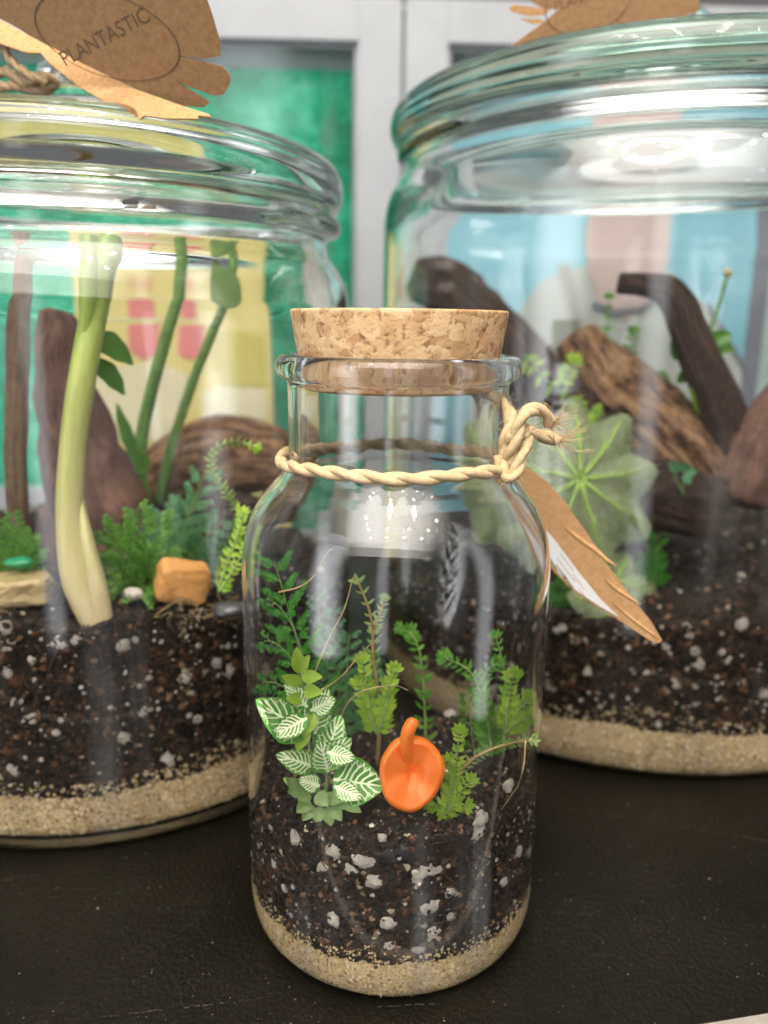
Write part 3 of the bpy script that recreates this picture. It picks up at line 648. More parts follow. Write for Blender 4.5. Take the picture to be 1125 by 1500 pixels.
rot = math.radians(-12); ux2 = ux * math.cos(rot) + uy * math.sin(rot); uy2 = -ux * math.sin(rot) + uy * math.cos(rot)
ring_mesh(cU, ux2, uy2, nU, 101 / kU, 52 / kU, .035, M['ink'], tl)
rot = math.radians(22); ux3 = ux * math.cos(rot) + uy * math.sin(rot); uy3 = -ux * math.sin(rot) + uy * math.cos(rot)
text_mesh('print', 'PLANTASTIC', onplane(158, 64, pU, nU) + nU * .02, ux3, uy3, nU, 26 / kU, M['ink'], tl)
mb = MB(); twisted(mb, smooth_path([at(-20, 110, 25.5), at(10, 105, 25), at(38, 120, 24.6), at(62, 112, 24.4), at(80, 122, 24.6), at(60, 132, 24.6), at(20, 126, 25), at(-25, 132, 25.5)]), .16, 1.2)
twisted(mb, smooth_path([at(5, 68, 24.6), at(20, 92, 24.4), at(48, 112, 24.2), at(70, 120, 24.2)]), .13, 1.2)
mb.build('twine_knot', M['twine_dull'], tl)

# tag on the driftwood jar's lid
tr = thing('kraft_tag', at(900, 45, 30), 'kraft leaf tag with torn lobes leaning on the broad green lid', 'tag')
nR = Vector((.12, -.97, -.22)).normalized(); pR = at(880, 40, 28.0)
sheet('leaf_card', [onplane(x, y, pR, nR) for x, y in [(748, 68), (775, 48), (800, 30), (826, 6), (850, -30), (1020, -40), (1024, 16), (1000, 24), (940, 36), (860, 52), (800, 62)]], nR, .05, M['kraft'], tr)
pR2 = at(790, 20, 28.8)
for q, mt in (([(745, 12), (752, 7), (780, 10), (806, 14), (800, 22), (775, 24), (752, 18)], 'kraft_lit'), ([(762, 27), (790, 28), (805, 32), (782, 36)], 'kraft_lit'), ([(775, -6), (840, -12), (835, 12), (800, 14), (780, 4)], 'kraft')):
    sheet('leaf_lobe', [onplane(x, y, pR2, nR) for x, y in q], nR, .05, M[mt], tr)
uxr = (onplane(950, 20, pR, nR) - onplane(850, 20, pR, nR)).normalized(); uyr = nR.cross(uxr)
if uyr.z < 0: uyr = -uyr
kR = pxcm(28, 20); rot = math.radians(14); a_, b_ = uxr * math.cos(rot) + uyr * math.sin(rot), -uxr * math.sin(rot) + uyr * math.cos(rot)
ring_mesh(onplane(862, 2, pR, nR) + nR * .03, a_, b_, nR, 66 / kR, 40 / kR, .04, M['ink'], tr)
text_mesh('print', 'PLANTASTIC', onplane(862, 2, pR, nR) + nR * .02, a_, b_, nR, 18 / kR, M['ink'], tr)

# ------------------------------------------------------------------ plants
def frond(mbl, mbs, path, plane_n, blen, nb, ll, lw, stem_r=.03, start=.15, bl_taper=.75, jitter=.15, sub_step=.11, ang=55):
    """feathery spike-moss frond: side branchlets closely set with scale leaves"""
    path = smooth_path(path, 8); m = len(path); mbs.tube(path, interp([stem_r, stem_r * .4], m), 5)
    for i in range(nb):
        t = start + (1 - start) * i / max(1, nb - 1); k = min(m - 2, int(t * (m - 1)))
        p = path[k]; d = (path[k+1] - path[k]).normalized(); n = (Vector(plane_n) - d * Vector(plane_n).dot(d)).normalized(); side = d.cross(n) * (1 if i % 2 else -1)
        L = blen * (1 - bl_taper * t) * random.uniform(1 - jitter, 1 + jitter)
        bd = (d * math.cos(math.radians(ang)) + side * math.sin(math.radians(ang)) + n * random.uniform(-.25, .25)).normalized()
        ns = max(2, int(L / sub_step)); pts = []
        for j in range(ns + 1):
            u = j / ns; pts.append(p + bd * L * u + d * L * .25 * u * u - Vector((0, 0, 1)) * .12 * L * u * u)
        mbs.tube(pts, [stem_r * .5] * len(pts), 4, False)
        for j in range(1, ns + 1):
            dd = (pts[j] - pts[j-1]).normalized(); s2 = dd.cross(n)
            sc_ = (1 - .45 * j / ns)
            for sg in (-1, 1):
                mbl.leaf(pts[j], dd * .85 + s2 * sg * .62 + n * random.uniform(-.1, .3), n, 1.35 * ll * sc_ * random.uniform(.85, 1.15), 1.3 * lw * sc_, .2, .15)
        mbl.leaf(pts[-1], bd, n, ll * .8, lw * .8)
def sprig(mbl, mbs, path, plane_n, ll, lw, step, stem_r=.035, start=.2, tip=4, ang=60, taper=.35, rand=.2):
    """upright sprig with opposite leaf pairs and a leafy tip"""
    path = smooth_path(path, 10); m = len(path); mbs.tube(path, interp([stem_r, stem_r * .5], m), 6)
    L = 0; nxt = 0; tot = sum((path[i+1] - path[i]).length for i in range(m - 1)); flip = 1
    for i in range(m - 1):
        seg = (path[i+1] - path[i]); L += seg.length
        if L / tot < start: nxt = L; continue
        if L >= nxt:
            nxt = L + .72 * step * random.uniform(.75, 1.25); d = seg.normalized(); n = (Vector(plane_n) - d * Vector(plane_n).dot(d)).normalized(); s_ = d.cross(n); k = 1 - taper * L / tot
            for sg in (-1, 1):
                a = math.radians(ang + random.uniform(-12, 12))
                mbl.leaf(path[i], d * math.cos(a) + s_ * sg * math.sin(a) + n * random.uniform(-rand, rand), n + s_ * random.uniform(-.4, .4), 1.05 * ll * k * random.uniform(.75, 1.25), 1.15 * lw * k, .35, random.uniform(.1, .45))
    d = (path[-1] - path[-3]).normalized(); n = Vector(plane_n); s_ = d.cross(n).normalized()
    for j in range(tip):
        a = (j / max(1, tip - 1) - .5) * 2.2
        mbl.leaf(path[-1] - d * .05, d * math.cos(a) + s_ * math.sin(a) + n * random.uniform(-.2, .4), n, ll * .9, lw * 1.1, .3, .2)
def plant(name, org, label, cat, lm, sm, build, group=None):
    t = thing(name, org, label, cat, group); l, s_ = MB(), MB(); build(l, s_)
    if s_.V: s_.build('stem', M[sm], t)
    if l.V: l.build('foliage', M[lm], t, None, True, 'stuff')
    return t
FRONT = Vector((0, -1, .15))
def pp(lst, Y, dy=0):
    n = len(lst); return [at(x, y, Y + dy * i / max(1, n - 1)) for i, (x, y) in enumerate(lst)]

# --- in the corked bottle
def b(l, s):
    frond(l, s, pp([(462, 1110), (455, 1030), (438, 950), (420, 880), (403, 818)], 18.6, .2), FRONT, .95, 17, .16, .10, .035, .1, .45, .15, .08)
    frond(l, s, pp([(455, 1090), (430, 1020), (405, 1000), (384, 998)], 18.4), FRONT, .42, 9, .15, .09, .03, .2, .5, .15, .085)
    frond(l, s, pp([(455, 1060), (435, 980), (410, 945), (388, 937)], 18.3), FRONT, .38, 9, .15, .09, .03, .2, .5, .15, .085)
    frond(l, s, pp([(452, 1000), (435, 930), (412, 890), (392, 875)], 18.4), FRONT, .38, 9, .15, .09, .03, .2, .5, .15, .085)
plant('spike_moss', at(462, 1110, 18.6), 'dark green feathery spike moss behind the white-veined plant', 'plant', 'sel_dark', 'stem_deep', b)
def b(l, s):
    for tip, mid in [((462, 862), (478, 980)), ((490, 885), (492, 980)), ((512, 925), (508, 1000)), ((545, 955), (530, 1020)), ((475, 930), (485, 1010)), ((565, 985), (545, 1040))]:
        frond(l, s, pp([(510, 1120), mid, tip], 20.9, .4), FRONT, .70, 17, .13, .06, .03, .12, .6, .2, .085)
plant('spike_moss', at(510, 1120, 20.9), 'blue-green spike moss fronds at the back of the corked bottle', 'plant', 'sel_blue', 'stem_deep', b)
# white-veined nerve plant
ft = thing('nerve_plant', at(470, 1190, 16.7), 'green leaves netted with white veins, at the front of the corked bottle', 'plant')
mb = MB()
for q in (pp([(478, 1215), (462, 1130), (450, 1060), (442, 975)], 16.9, .3), pp([(470, 1190), (480, 1140), (476, 1080)], 16.8), pp([(465, 1150), (440, 1120), (430, 1110)], 16.8), pp([(478, 1190), (500, 1150)], 16.7)):
    q = smooth_path(q, 6); mb.tube(q, interp([.055, .03], len(q)), 7)
mb.build('stem', M['stem_green'], ft)
def vein_leaf(parent, base, tip, W, nrm_, curl=.15, nv=6, mat='fitt', veins=True, name='leaf', vw=.022):
    base, tip = Vector(base), Vector(tip); d = tip - base; L = d.length; d.normalize(); n = Vector(nrm_); n = (n - d * n.dot(d)).normalized(); s_ = d.cross(n)
    NU, NV = 16, 11
    def P(u, v, h=0):
        w = W * .5 * (math.sin(math.pi * min(1, u * 1.0) ** .78) ** .8 if 0 < u < 1 else .0)
        q = base + d * L * u + s_ * w * v + n * (h - curl * L * (u - .1) ** 2 + .22 * w * abs(v) ** 1.5 + .03 * L * math.sin(u * 19) * abs(v) * .5)
        return q
    Vv = [P(i / NU, -1 + 2 * j / NV) for i in range(NU + 1) for j in range(NV + 1)]
    Ff = [(i*(NV+1)+j, i*(NV+1)+j+1, (i+1)*(NV+1)+j+1, (i+1)*(NV+1)+j) for i in range(NU) for j in range(NV)]
    lf = mesh(name, Vv, Ff, M[mat], parent)
    if veins:
        mb = MB()
        def strip(uv, w0, w1):
            m_ = len(uv); ps = [P(u, v, .014) for u, v in uv]; Vs = []
            for i, q in enumerate(ps):
                t = (ps[min(i+1, m_-1)] - ps[max(i-1, 0)]).normalized(); sd = t.cross(n).normalized(); w = lerp(w0, w1, i / (m_ - 1))
                Vs += [q - sd * w, q + sd * w]
            mb.add(Vs, [(2*i, 2*i+1, 2*i+3, 2*i+2) for i in range(m_ - 1)])
        strip([(u, 0) for u in np.linspace(.02, .96, 14)], vw * 1.5, vw * .5)
        for i in range(nv):
            u0 = .08 + .72 * i / nv
            for sg in (-1, 1):
                u1 = u0 + .26; strip([(lerp(u0, u1, t) + .02 * math.sin(t * 6 + i), sg * t * .88) for t in np.linspace(0, 1, 8)], vw, vw * .45)
                strip([(lerp(u0, u1, .45) + .09 * t, sg * (.40 + .40 * t)) for t in np.linspace(0, 1, 5)], vw * .6, vw * .3)
                strip([(lerp(u0, u1, .62) - .03 * t, sg * (.55 + .34 * t)) for t in np.linspace(0, 1, 5)], vw * .5, vw * .3)
        mb.build('vein', M['vein'] if mat == 'fitt' else M['bvein'], lf)
    return lf
for (bx, by, tx, ty, W, Y0, Y1, nz) in [(456, 1072, 380, 1030, 1.05, 16.8, 16.5, .5), (462, 1075, 478, 1005, .62, 16.9, 17.1, .2), (478, 1110, 497, 1048, .78, 16.8, 17.0, .3), (482, 1130, 470, 1085, .7, 16.6, 16.5, .4), (488, 1140, 562, 1150, 1.15, 16.7, 16.3, .7), (462, 1122, 410, 1104, .6, 16.8, 16.5, .7), (470, 1120, 512, 1085, .7, 16.7, 16.6, .5), (452, 1050, 400, 1078, .55, 16.7, 16.4, .6), (480, 1100, 520, 1110, .5, 16.5, 16.3, .5), (455, 1040, 492, 1022, .5, 16.9, 16.9, .3), (470, 1150, 440, 1140, .45, 16.5, 16.3, .6), (490, 1150, 530, 1168, .5, 16.4, 16.1, .7), (452, 1035, 420, 1000, .5, 16.8, 16.7, .4)]:
    vein_leaf(ft, at(bx, by, Y0), at(tx, ty, Y1), W * .98, (random.uniform(-.25, .25), -1, nz), random.uniform(.1, .35), vw=.024)
for (bx, by, tx, ty, W) in [(442, 985, 436, 952, .34), (444, 990, 470, 990, .32), (442, 1000, 418, 990, .3), (446, 1010, 470, 1012, .34), (444, 1022, 424, 1022, .3), (440, 980, 452, 962, .28), (452, 1060, 436, 1100, .36), (470, 1110, 500, 1120, .4), (462, 1045, 446, 1075, .34)]:
    vein_leaf(ft, at(bx, by, 16.8), at(tx, ty, 16.5), W, (0, -1, .5), .2, 4, 'sel_lime', False, 'young_leaf')
for (bx, by, tx, ty, W) in [(455, 1170, 438, 1188, .34), (460, 1178, 446, 1200, .32), (470, 1180, 466, 1205, .32), (480, 1180, 486, 1208, .32), (488, 1178, 500, 1200, .3), (466, 1160, 480, 1178, .36), (440, 1150, 418, 1142, .3), (446, 1155, 424, 1160, .3), (478, 1165, 500, 1172, .3), (500, 1168, 528, 1188, .3), (456, 1160, 440, 1170, .3), (494, 1170, 512, 1182, .26)]:
    vein_leaf(ft, at(bx, by, 16.35), at(tx, ty, 16.05), W, (0, -1, .5), .2, 4, 'sel_pale', False, 'young_leaf')
def b(l, s):
    sprig(l, s, pp([(553, 1120), (556, 1040), (548, 970), (543, 900), (524, 845)], 19.0), FRONT, .30, .10, .28, .06, .25, 3)
    sprig(l, s, pp([(546, 930), (556, 900), (564, 872)], 19.0), FRONT, .22, .07, .12, .04, .1, 5)
plant('club_moss', at(553, 1120, 19), 'browning upright moss stem with sparse leaves in the bottle centre', 'plant', 'sel_pale', 'stem_brown', b)
def b(l, s):
    for e in [(530, 965), (524, 1000), (570, 1000), (566, 1035), (535, 1030), (578, 978)]:
        sprig(l, s, pp([(553, 1075), ((553 + e[0]) / 2, (1075 + e[1]) / 2 + 6), e], 18.7), FRONT, .32, .14, .14, .035, .2, 5)
plant('club_moss', at(553, 1075, 18.7), 'bright leafy moss tuft at the foot of the browning stem', 'plant', 'sel_lime', 'stem_green', b)
def b(l, s):
    sprig(l, s, pp([(625, 1120), (622, 1030), (616, 960), (600, 922)], 20.0), FRONT, .34, .14, .24, .04, .1, 5)
    sprig(l, s, pp([(612, 940), (598, 925), (585, 918)], 20.0), FRONT, .26, .12, .1, .03, .0, 5)
plant('club_moss', at(625, 1120, 20.0), 'single upright ladder-leaved sprig behind the orange trumpet shape', 'plant', 'sel_mid', 'stem_green', b)
def b(l, s):
    sprig(l, s, pp([(722, 1120), (712, 1040), (690, 985), (652, 962)], 19.2), FRONT, .36, .13, .16, .04, .1, 6)
    sprig(l, s, pp([(715, 1100), (705, 1030), (712, 985), (730, 970)], 19.3), FRONT, .34, .13, .16, .04, .15, 5)
    sprig(l, s, pp([(738, 1110), (742, 1030), (738, 975), (726, 930)], 19.0), FRONT, .26, .10, .2, .035, .1, 5)
    frond(l, s, pp([(700, 1130), (690, 1060), (685, 1010)], 19.8), FRONT, .5, 14, .16, .09, .03)
    frond(l, s, pp([(715, 1130), (722, 1070), (730, 1030)], 19.8), FRONT, .5, 14, .16, .09, .03)
plant('club_moss', at(722, 1120, 19.2), 'pale arching moss sprigs to the side of the orange trumpet shape', 'plant', 'sel_mid', 'stem_green', b)
def b(l, s):
    for e in [(775, 1022), (780, 1048), (752, 988), (760, 1062), (745, 1040)]:
        sprig(l, s, pp([(738, 1075), ((738 + e[0]) / 2, (1075 + e[1]) / 2 - 4), e], 18.4), FRONT, .36, .17, .14, .03, .3, 6)
plant('club_moss', at(738, 1090, 18.4), 'lime-green leaf rosettes close to the bottle wall beside the tag', 'plant', 'sel_lime', 'stem_green', b)
def b(l, s):
    sprig(l, s, pp([(640, 1200), (660, 1150), (690, 1112), (730, 1092), (778, 1078)], 16.6, .5), FRONT, .24, .08, .16, .055, .2, 3)
    sprig(l, s, pp([(735, 1092), (755, 1086), (785, 1085)], 16.9), FRONT, .2, .07, .15, .03, .1, 3)
plant('club_moss', at(640, 1200, 16.6), 'brown creeping moss stem leaning to the bottle wall', 'plant', 'sel_pale', 'stem_brown', b)
def b(l, s):
    for e in [(672, 1068), (655, 1110), (690, 1140), (650, 1195), (672, 1205), (632, 1180), (685, 1180)]:
        sprig(l, s, pp([(655, 1185), ((655 + e[0]) / 2 + 3, (1175 + e[1]) / 2), e], 16.3), FRONT, .26, .11, .13, .03, .1, 5)
plant('club_moss', at(655, 1185, 16.3), 'yellow-green moss tuft just beside the orange trumpet shape', 'plant', 'sel_lime', 'stem_green', b)
for (pts, Y, lab) in [([(452, 1010), (480, 940), (505, 890), (518, 842)], 17.2, 'long straw-coloured root rising past the nerve plant leaves'), ([(462, 1018), (500, 990), (530, 955), (560, 928)], 17.2, 'straw-coloured root slanting to the browning moss stem'), ([(410, 866), (440, 858), (462, 840), (480, 808), (490, 800)], 17.4, 'dry curled tendril high over the dark spike moss'), ([(500, 1058), (506, 1035), (530, 1012), (575, 1003), (598, 1010)], 17.5, 'short dry tendril beside the leafy moss tuft'), ([(770, 1085), (765, 1130), (745, 1165), (728, 1190)], 16.7, 'thin dry root dropping from the creeping brown stem')]:
    mb = MB(); q = smooth_path(pp(pts, Y), 8); mb.tube(q, interp([.022, .016, .01], len(q)), 5)
    tag(mb.build('dry_root', M['root'], None, q[0]), lab, 'root')
# orange trumpet
tp = thing('clay_trumpet', at(603, 1186, 16.2), 'glossy orange clay trumpet with a short curved stem standing on soil', 'ornament')
c0 = at(602, 1131, 16.05); k = pxcm(16.1, 1131); Vv, Ff = [], []
ax, ay, an = Vector((1, 0, 0)), Vector((0, .25, 1)).normalized(), Vector((0, -1, .25)).normalized(); NR, NT = 16, 56
for sgn in (1, -1):
    for i in range(NR + 1):
        u = i / NR
        for j in range(NT):
            a = 2 * math.pi * j / NT
            R = u * (1 + .03 * math.sin(2 * a + .6) + .025 * math.sin(3 * a + 1) + .012 * math.sin(7 * a))
            xx, yy = R * math.cos(a), R * math.sin(a)
            h = .17 * u ** 1.7 - .20 * math.exp(-((xx - .10) ** 2 + (yy + .06) ** 2) / .07) + .035 * math.sin(5 * a + 1) * u + .03 * math.sin(3 * a) * u * u - .14 * max(0, u - .88) / .12
            if sgn < 0: h = .17 * u ** 1.7 - .27 - .14 * max(0, u - .88) / .12 + .12 * max(0, u - .9) / .1
            if i == NR and sgn < 0: h += .06
            Vv.append(c0 + ax * (46 / k * R * math.cos(a)) + ay * (56 / k * R * math.sin(a)) + an * h)
for sgn in (0, 1):
    o_ = sgn * (NR + 1) * NT
    for i in range(NR):
        for j in range(NT):
            j2 = (j + 1) % NT; f_ = (o_ + i*NT + j, o_ + i*NT + j2, o_ + (i+1)*NT + j2, o_ + (i+1)*NT + j); Ff.append(f_ if not sgn else f_[::-1])
for j in range(NT):
    j2 = (j + 1) % NT; Ff.append((NR*NT + j, NR*NT + j2, (2*NR + 1)*NT + j2, (2*NR + 1)*NT + j))
mesh('bell', Vv, Ff, M['orange'], tp)
mb = MB(); q = smooth_path([at(599, 1112, 16.15), at(595, 1092, 16.05), at(597, 1072, 16.0), at(604, 1057, 16.05), at(606, 1051, 16.1)], 7)
mb.tube(q, interp([.10, .15, .15, .155, .14, .07], len(q)), 14); mb.build('stem', M['orange'], tp)

# --- wood helper
def wood(name, path, rad, mat, label, rough=.16, fr=1.6, n=40, seed=0, steps=16, squash=.8, cat='driftwood', group=None):
    q = smooth_path(path, steps); m_ = len(q); rr = interp(rad, m_)
    rr[0] *= .75; rr[-1] *= .7
    mb = MB(); mb.tube(q, rr, n, True, rough, fr, seed, squash)
    uv = [(k_ / n, i / (m_ - 1) * 2) for i in range(m_) for k_ in range(n)]
    # mirrored round the girth so that the grain closes on itself
    uv = [(abs(u * 2 - 1), v_) for u, v_ in uv]
    V = [v_ + Vector((noise.noise(v_ * .9), noise.noise(v_ * .9 + Vector((9, 0, 0))), noise.noise(v_ * .9 + Vector((0, 7, 0))))) * rad[0] * .12 for v_ in mb.V]
    o = mesh(name, V, mb.F, M[mat], None, q[0], True, None, uv); tag(o, label, cat, group); return o
# --- in the jar with the stalk
st_ = thing('thick_stalk', at(150, 925, 22.6), 'thick pale green stalk rising from the soil beside the orange block', 'plant')
mb = MB(); q = smooth_path([at(160, 960, 21.35), at(142, 915, 21.4), at(115, 850, 21.7), at(104, 770, 22.1), at(106, 670, 22.6), at(120, 560, 23.1), at(138, 455, 23.7), at(150, 395, 23.9), at(166, 366, 24.2)], 9)
mb.tube(q, interp([.30, .38, .44, .39, .37, .39, .38, .36, .32], len(q)), 24, True, .035, 1); mb.build('stem', M['stalk'], st_)
mb = MB(); q = smooth_path([at(156, 935, 21.3), at(144, 860, 21.5), at(128, 790, 21.9), at(116, 720, 22.4)], 8); mb.tube(q, interp([.30, .26, .2, .08], len(q)), 14); mb.build('sheath', M['stalk'], st_)
mb = MB(); q = smooth_path([at(122, 520, 23.2), at(128, 440, 23.4), at(131, 392, 23.6), at(132, 366, 23.8)], 8); mb.tube(q, interp([.10, .25, .28, .25], len(q)), 14); mb.build('sheath', M['stalk'], st_)
vein_leaf(st_, at(132, 492, 24.2), at(203, 522, 24.8), 1.0, (.1, -.7, .7), .35, 4, 'leaf', False)
vein_leaf(st_, at(134, 526, 24.2), at(192, 574, 24.9), .75, (.1, -.7, .7), .25, 4, 'leaf', False)
for (pts, r0, r1, Y, lab, lf) in [([(212, 735), (205, 660), (222, 570), (246, 480), (262, 410), (266, 372)], .24, .19, 28.5, 'slim deep green stem beside the brown driftwood in the stalk jar', True), ([(232, 735), (252, 650), (285, 550), (316, 470), (335, 410), (344, 376)], .20, .16, 30.2, 'slim grey-green leaning stem at the back of the stalk jar', False)]:
    t = thing('slim_stem', at(*pts[0], Y), lab, 'plant'); mb = MB(); q = smooth_path(pp(pts, Y), 8); mb.tube(q, interp([r0, r1], len(q)), 12); mb.build('stem', M['stem_deep'], t)
    if lf: vein_leaf(t, at(200, 672, 28.3), at(168, 588, 28.3), .5, (0, -1, .2), .1, 4, 'leaf', False); vein_leaf(t, at(215, 690, 28.2), at(185, 655, 28), .8, (0, -1, .5), .1, 4, 'leaf', False)
    else: vein_leaf(t, at(345, 440, 30), at(312, 378, 29.6), 1.1, (0, -1, .4), .1, 4, 'sel_pale', False)
wood('driftwood', [at(150, 830, 27), at(140, 740, 27.2), at(112, 640, 27.4), at(88, 530, 27.6), at(84, 445, 27.8)], [2.1, 1.9, 1.35, .85, .7], 'wood_plum', 'tall plum-brown tapered driftwood behind the thick stalk', .10, 1.3, 44, 3)
wood('driftwood', [at(40, 900, 25.2), at(24, 700, 25), at(26, 520, 25.2), at(30, 440, 25.4), at(36, 372, 25.6)], [.3, .35, .34, .3, .25], 'wood_pale', 'pale splintered driftwood strip rising beside the plum-brown piece', .2, 1.5, 28, 5)
wood('driftwood', [at(205, 720, 32), at(270, 680, 32), at(340, 665, 31.8), at(425, 675, 31.5)], [1.1, 1.6, 1.8, 1.2], 'wood', 'rounded brown driftwood lump behind the slim stems', .12, 1.2, 44, 7)
wood('driftwood', [at(250, 790, 29), at(330, 760, 28.8), at(430, 770, 28.5)], [.8, 1.1, .8], 'wood_dark', 'low dark driftwood piece behind the pale feathery moss', .15, 1.3, 36, 8)
def b(l, s):
    for e, Y in [((150, 770), 22.6), ((232, 752), 23.2), ((140, 830), 22.4), ((200, 742), 23.4), ((165, 800), 22.5), ((205, 870), 22.0), ((245, 800), 23.0), ((150, 862), 22.1), ((215, 830), 22.4), ((178, 775), 22.9)]:
        frond(l, s, [at(200, 885, 22.8), at((200 + e[0]) / 2 + 8, (885 + e[1]) / 2 - 20, (22.8 + Y) / 2), at(*e, Y)], FRONT + Vector((0, 0, .3)), .70, 12, .17, .10, .03, .2, .5, .2, .10)
plant('spike_moss', at(200, 890, 22.8), 'bright green feathery moss between the thick stalk and orange block', 'plant', 'sel_mid', 'stem_deep', b)
def b(l, s):
    for e, Y in [((300, 690), 25.4), ((325, 760), 25.0), ((268, 730), 25.6), ((318, 800), 24.6), ((240, 748), 25.3), ((290, 800), 24.6)]:
        frond(l, s, [at(248, 860, 25), at((248 + e[0]) / 2 - 6, (860 + e[1]) / 2, 25.1), at(*e, Y)], FRONT + Vector((0, 0, .3)), .90, 14, .22, .13, .035, .15, .45, .15, .12)
plant('spike_moss', at(248, 860, 25), 'pale blue-green fern-like moss behind the orange block', 'plant', 'sel_blue', 'stem_green', b)
def b(l, s):
    sprig(l, s, pp([(318, 865), (330, 815), (352, 770), (340, 735), (318, 705), (306, 680), (312, 658), (335, 648), (362, 650), (376, 656)], 22.6, .4), FRONT, .26, .10, .22, .05, .05, 6)
    sprig(l, s, pp([(318, 868), (335, 820), (352, 775), (356, 750)], 22.3), FRONT, .30, .11, .18, .04, .1, 5)
    sprig(l, s, pp([(320, 868), (345, 830), (360, 800)], 22.3), FRONT, .28, .11, .18, .04, .1, 5)
plant('club_moss', at(318, 868, 22.6), 'curling yellow-green moss strand arching above the orange block', 'plant', 'sel_lime', 'stem_green', b)
def b(l, s):
    for e in [(-20, 760), (20, 750), (50, 780), (5, 800), (60, 800), (-30, 800), (30, 775)]:
        frond(l, s, pp([(20, 850), ((20 + e[0]) / 2, (850 + e[1]) / 2 - 10), e], 23.4), FRONT, .7, 14, .16, .09, .03)
plant('spike_moss', at(20, 850, 23.4), 'soft green moss behind the honey-coloured stone', 'plant', 'sel_mid', 'stem_deep', b)
def block(name, px, py, Y, sx, sy, sz, mat, label, rx=0, ry=0, rz=0, cat='stone', amp=.08, seed=0):
    import bmesh
    bm = bmesh.new(); bmesh.ops.create_icosphere(bm, subdivisions=5, radius=1)
    Mx = Matrix.Rotation(rz, 3, 'Z') @ Matrix.Rotation(ry, 3, 'Y') @ Matrix.Rotation(rx, 3, 'X'); c = at(px, py, Y)
    Vv = []
    for v_ in bm.verts:
        d_ = v_.co.normalized(); k_ = (abs(d_.x) ** 6 + abs(d_.y) ** 6 + abs(d_.z) ** 6) ** (-1 / 6)
        q_ = d_ * k_; q_ = q_ * (1 + amp * noise.noise(q_ * 1.2 + Vector((seed, 0, 0))) + .35 * amp * noise.noise(q_ * 4) + .25 * amp * noise.noise(q_ * 11))
        Vv.append(c + Mx @ Vector((q_.x * sx, q_.y * sy, q_.z * sz)))
    Ff = [tuple(l.vert.index for l in f.loops) for f in bm.faces]; bm.free()
    zb = min(v_.z for v_ in Vv); o = mesh(name, Vv, Ff, M[mat], None, (c.x, c.y, zb)); tag(o, label, cat); return o
block('orange_block', 266, 850, 22.4, .74, .55, .55, 'orange_stone', 'rough orange foam-like block lying on soil beside the moss', .25, .22, .45, 'block', .09, 2)
block('honey_stone', 32, 862, 22.3, .85, .5, .44, 'honey', 'smooth honey-coloured stone lying beside the thick stalk', .05, -.03, .1, 'stone', .16, 4)
for (x, y, Y, r_, sc_, mt, lab) in [(196, 914, 21.7, .50, (1, .7, .42), 'pebble', 'flat black pebble beside the foot of the thick stalk'), (338, 892, 21.7, .55, (1, .7, .42), 'pebble', 'flat black pebble beside the orange block'), (30, 822, 22.4, .42, (1, .7, .4), 'gpebble', 'small glossy green pebble on top of the honey-coloured stone'), (195, 868, 22.0, .28, (1, .8, .7), 'perlite', 'pale grey pebble under the bright green moss'), (582, 1248, 15.42, .40, (1.2, .3, .75), 'pebble', 'dark rounded stone in the soil of the corked bottle')]:
    V, F = lump(at(x, y, Y), r_, 3, .15, 1.1, sc_, x); tag(mesh('pebble', V, F, M[mt], None, at(x, y, Y)), lab, 'pebble')
rt = MB()
for k_ in range(16):
    x0, y0 = random.uniform(250, 320), random.uniform(885, 915); pts = [(x0, y0)]
    for j in range(4): x0 += random.uniform(-22, 26); y0 += random.uniform(-4, 16); pts.append((x0, y0))
    q = smooth_path(pp(pts, 21.15), 5); q = [Vector((v_.x, max(v_.y, LC[1] - math.sqrt(max(1, 8.9 ** 2 - (v_.x - LC[0]) ** 2))), v_.z)) for v_ in q]; rt.tube(q, interp([.035, .015], len(q)), 5)
tag(rt.build('root_tangle', M['root'], None, at(285, 890, 21.2), True, 'stuff'), 'tangle of thin dry roots below the orange block', 'roots')

# --- in the driftwood jar
wood('driftwood', [at(842, 490, 33.5), at(878, 545, 33), at(930, 600, 32.4), at(990, 660, 31.6), at(1050, 735, 31)], [1.0, 1.5, 1.9, 2.0, 1.8], 'wood', 'thick ridged brown driftwood log lying on a slant', .24, 2.2, 90, 11)
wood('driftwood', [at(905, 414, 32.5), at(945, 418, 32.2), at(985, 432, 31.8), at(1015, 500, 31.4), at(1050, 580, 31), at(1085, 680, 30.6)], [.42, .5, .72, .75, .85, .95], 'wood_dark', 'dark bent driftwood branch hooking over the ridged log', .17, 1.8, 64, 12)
wood('driftwood', [at(1170, 560, 31), at(1120, 640, 30.4), at(1085, 740, 30)], [1.1, 1.3, 1.2], 'wood_plum', 'reddish-brown driftwood log meeting the foot of the bent branch', .14, 1.6, 44, 13)
wood('driftwood', [at(975, 570, 33), at(1015, 620, 32.4), at(1055, 690, 31.6)], [.5, .62, .6], 'wood', 'slim brown driftwood stick beneath the bent branch', .2, 2, 32, 14)
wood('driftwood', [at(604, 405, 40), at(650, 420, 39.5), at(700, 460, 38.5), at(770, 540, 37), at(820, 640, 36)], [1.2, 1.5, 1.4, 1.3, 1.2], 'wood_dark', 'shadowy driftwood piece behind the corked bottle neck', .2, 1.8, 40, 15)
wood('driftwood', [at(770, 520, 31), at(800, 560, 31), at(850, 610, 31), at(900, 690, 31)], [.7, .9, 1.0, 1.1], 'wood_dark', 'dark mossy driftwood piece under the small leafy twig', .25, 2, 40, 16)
wood('driftwood', [at(900, 690, 30), at(960, 720, 29.5), at(1060, 745, 29)], [1.0, 1.5, 1.2], 'wood_dark', 'low dark driftwood piece on soil under the ridged log', .22, 2, 40, 18)
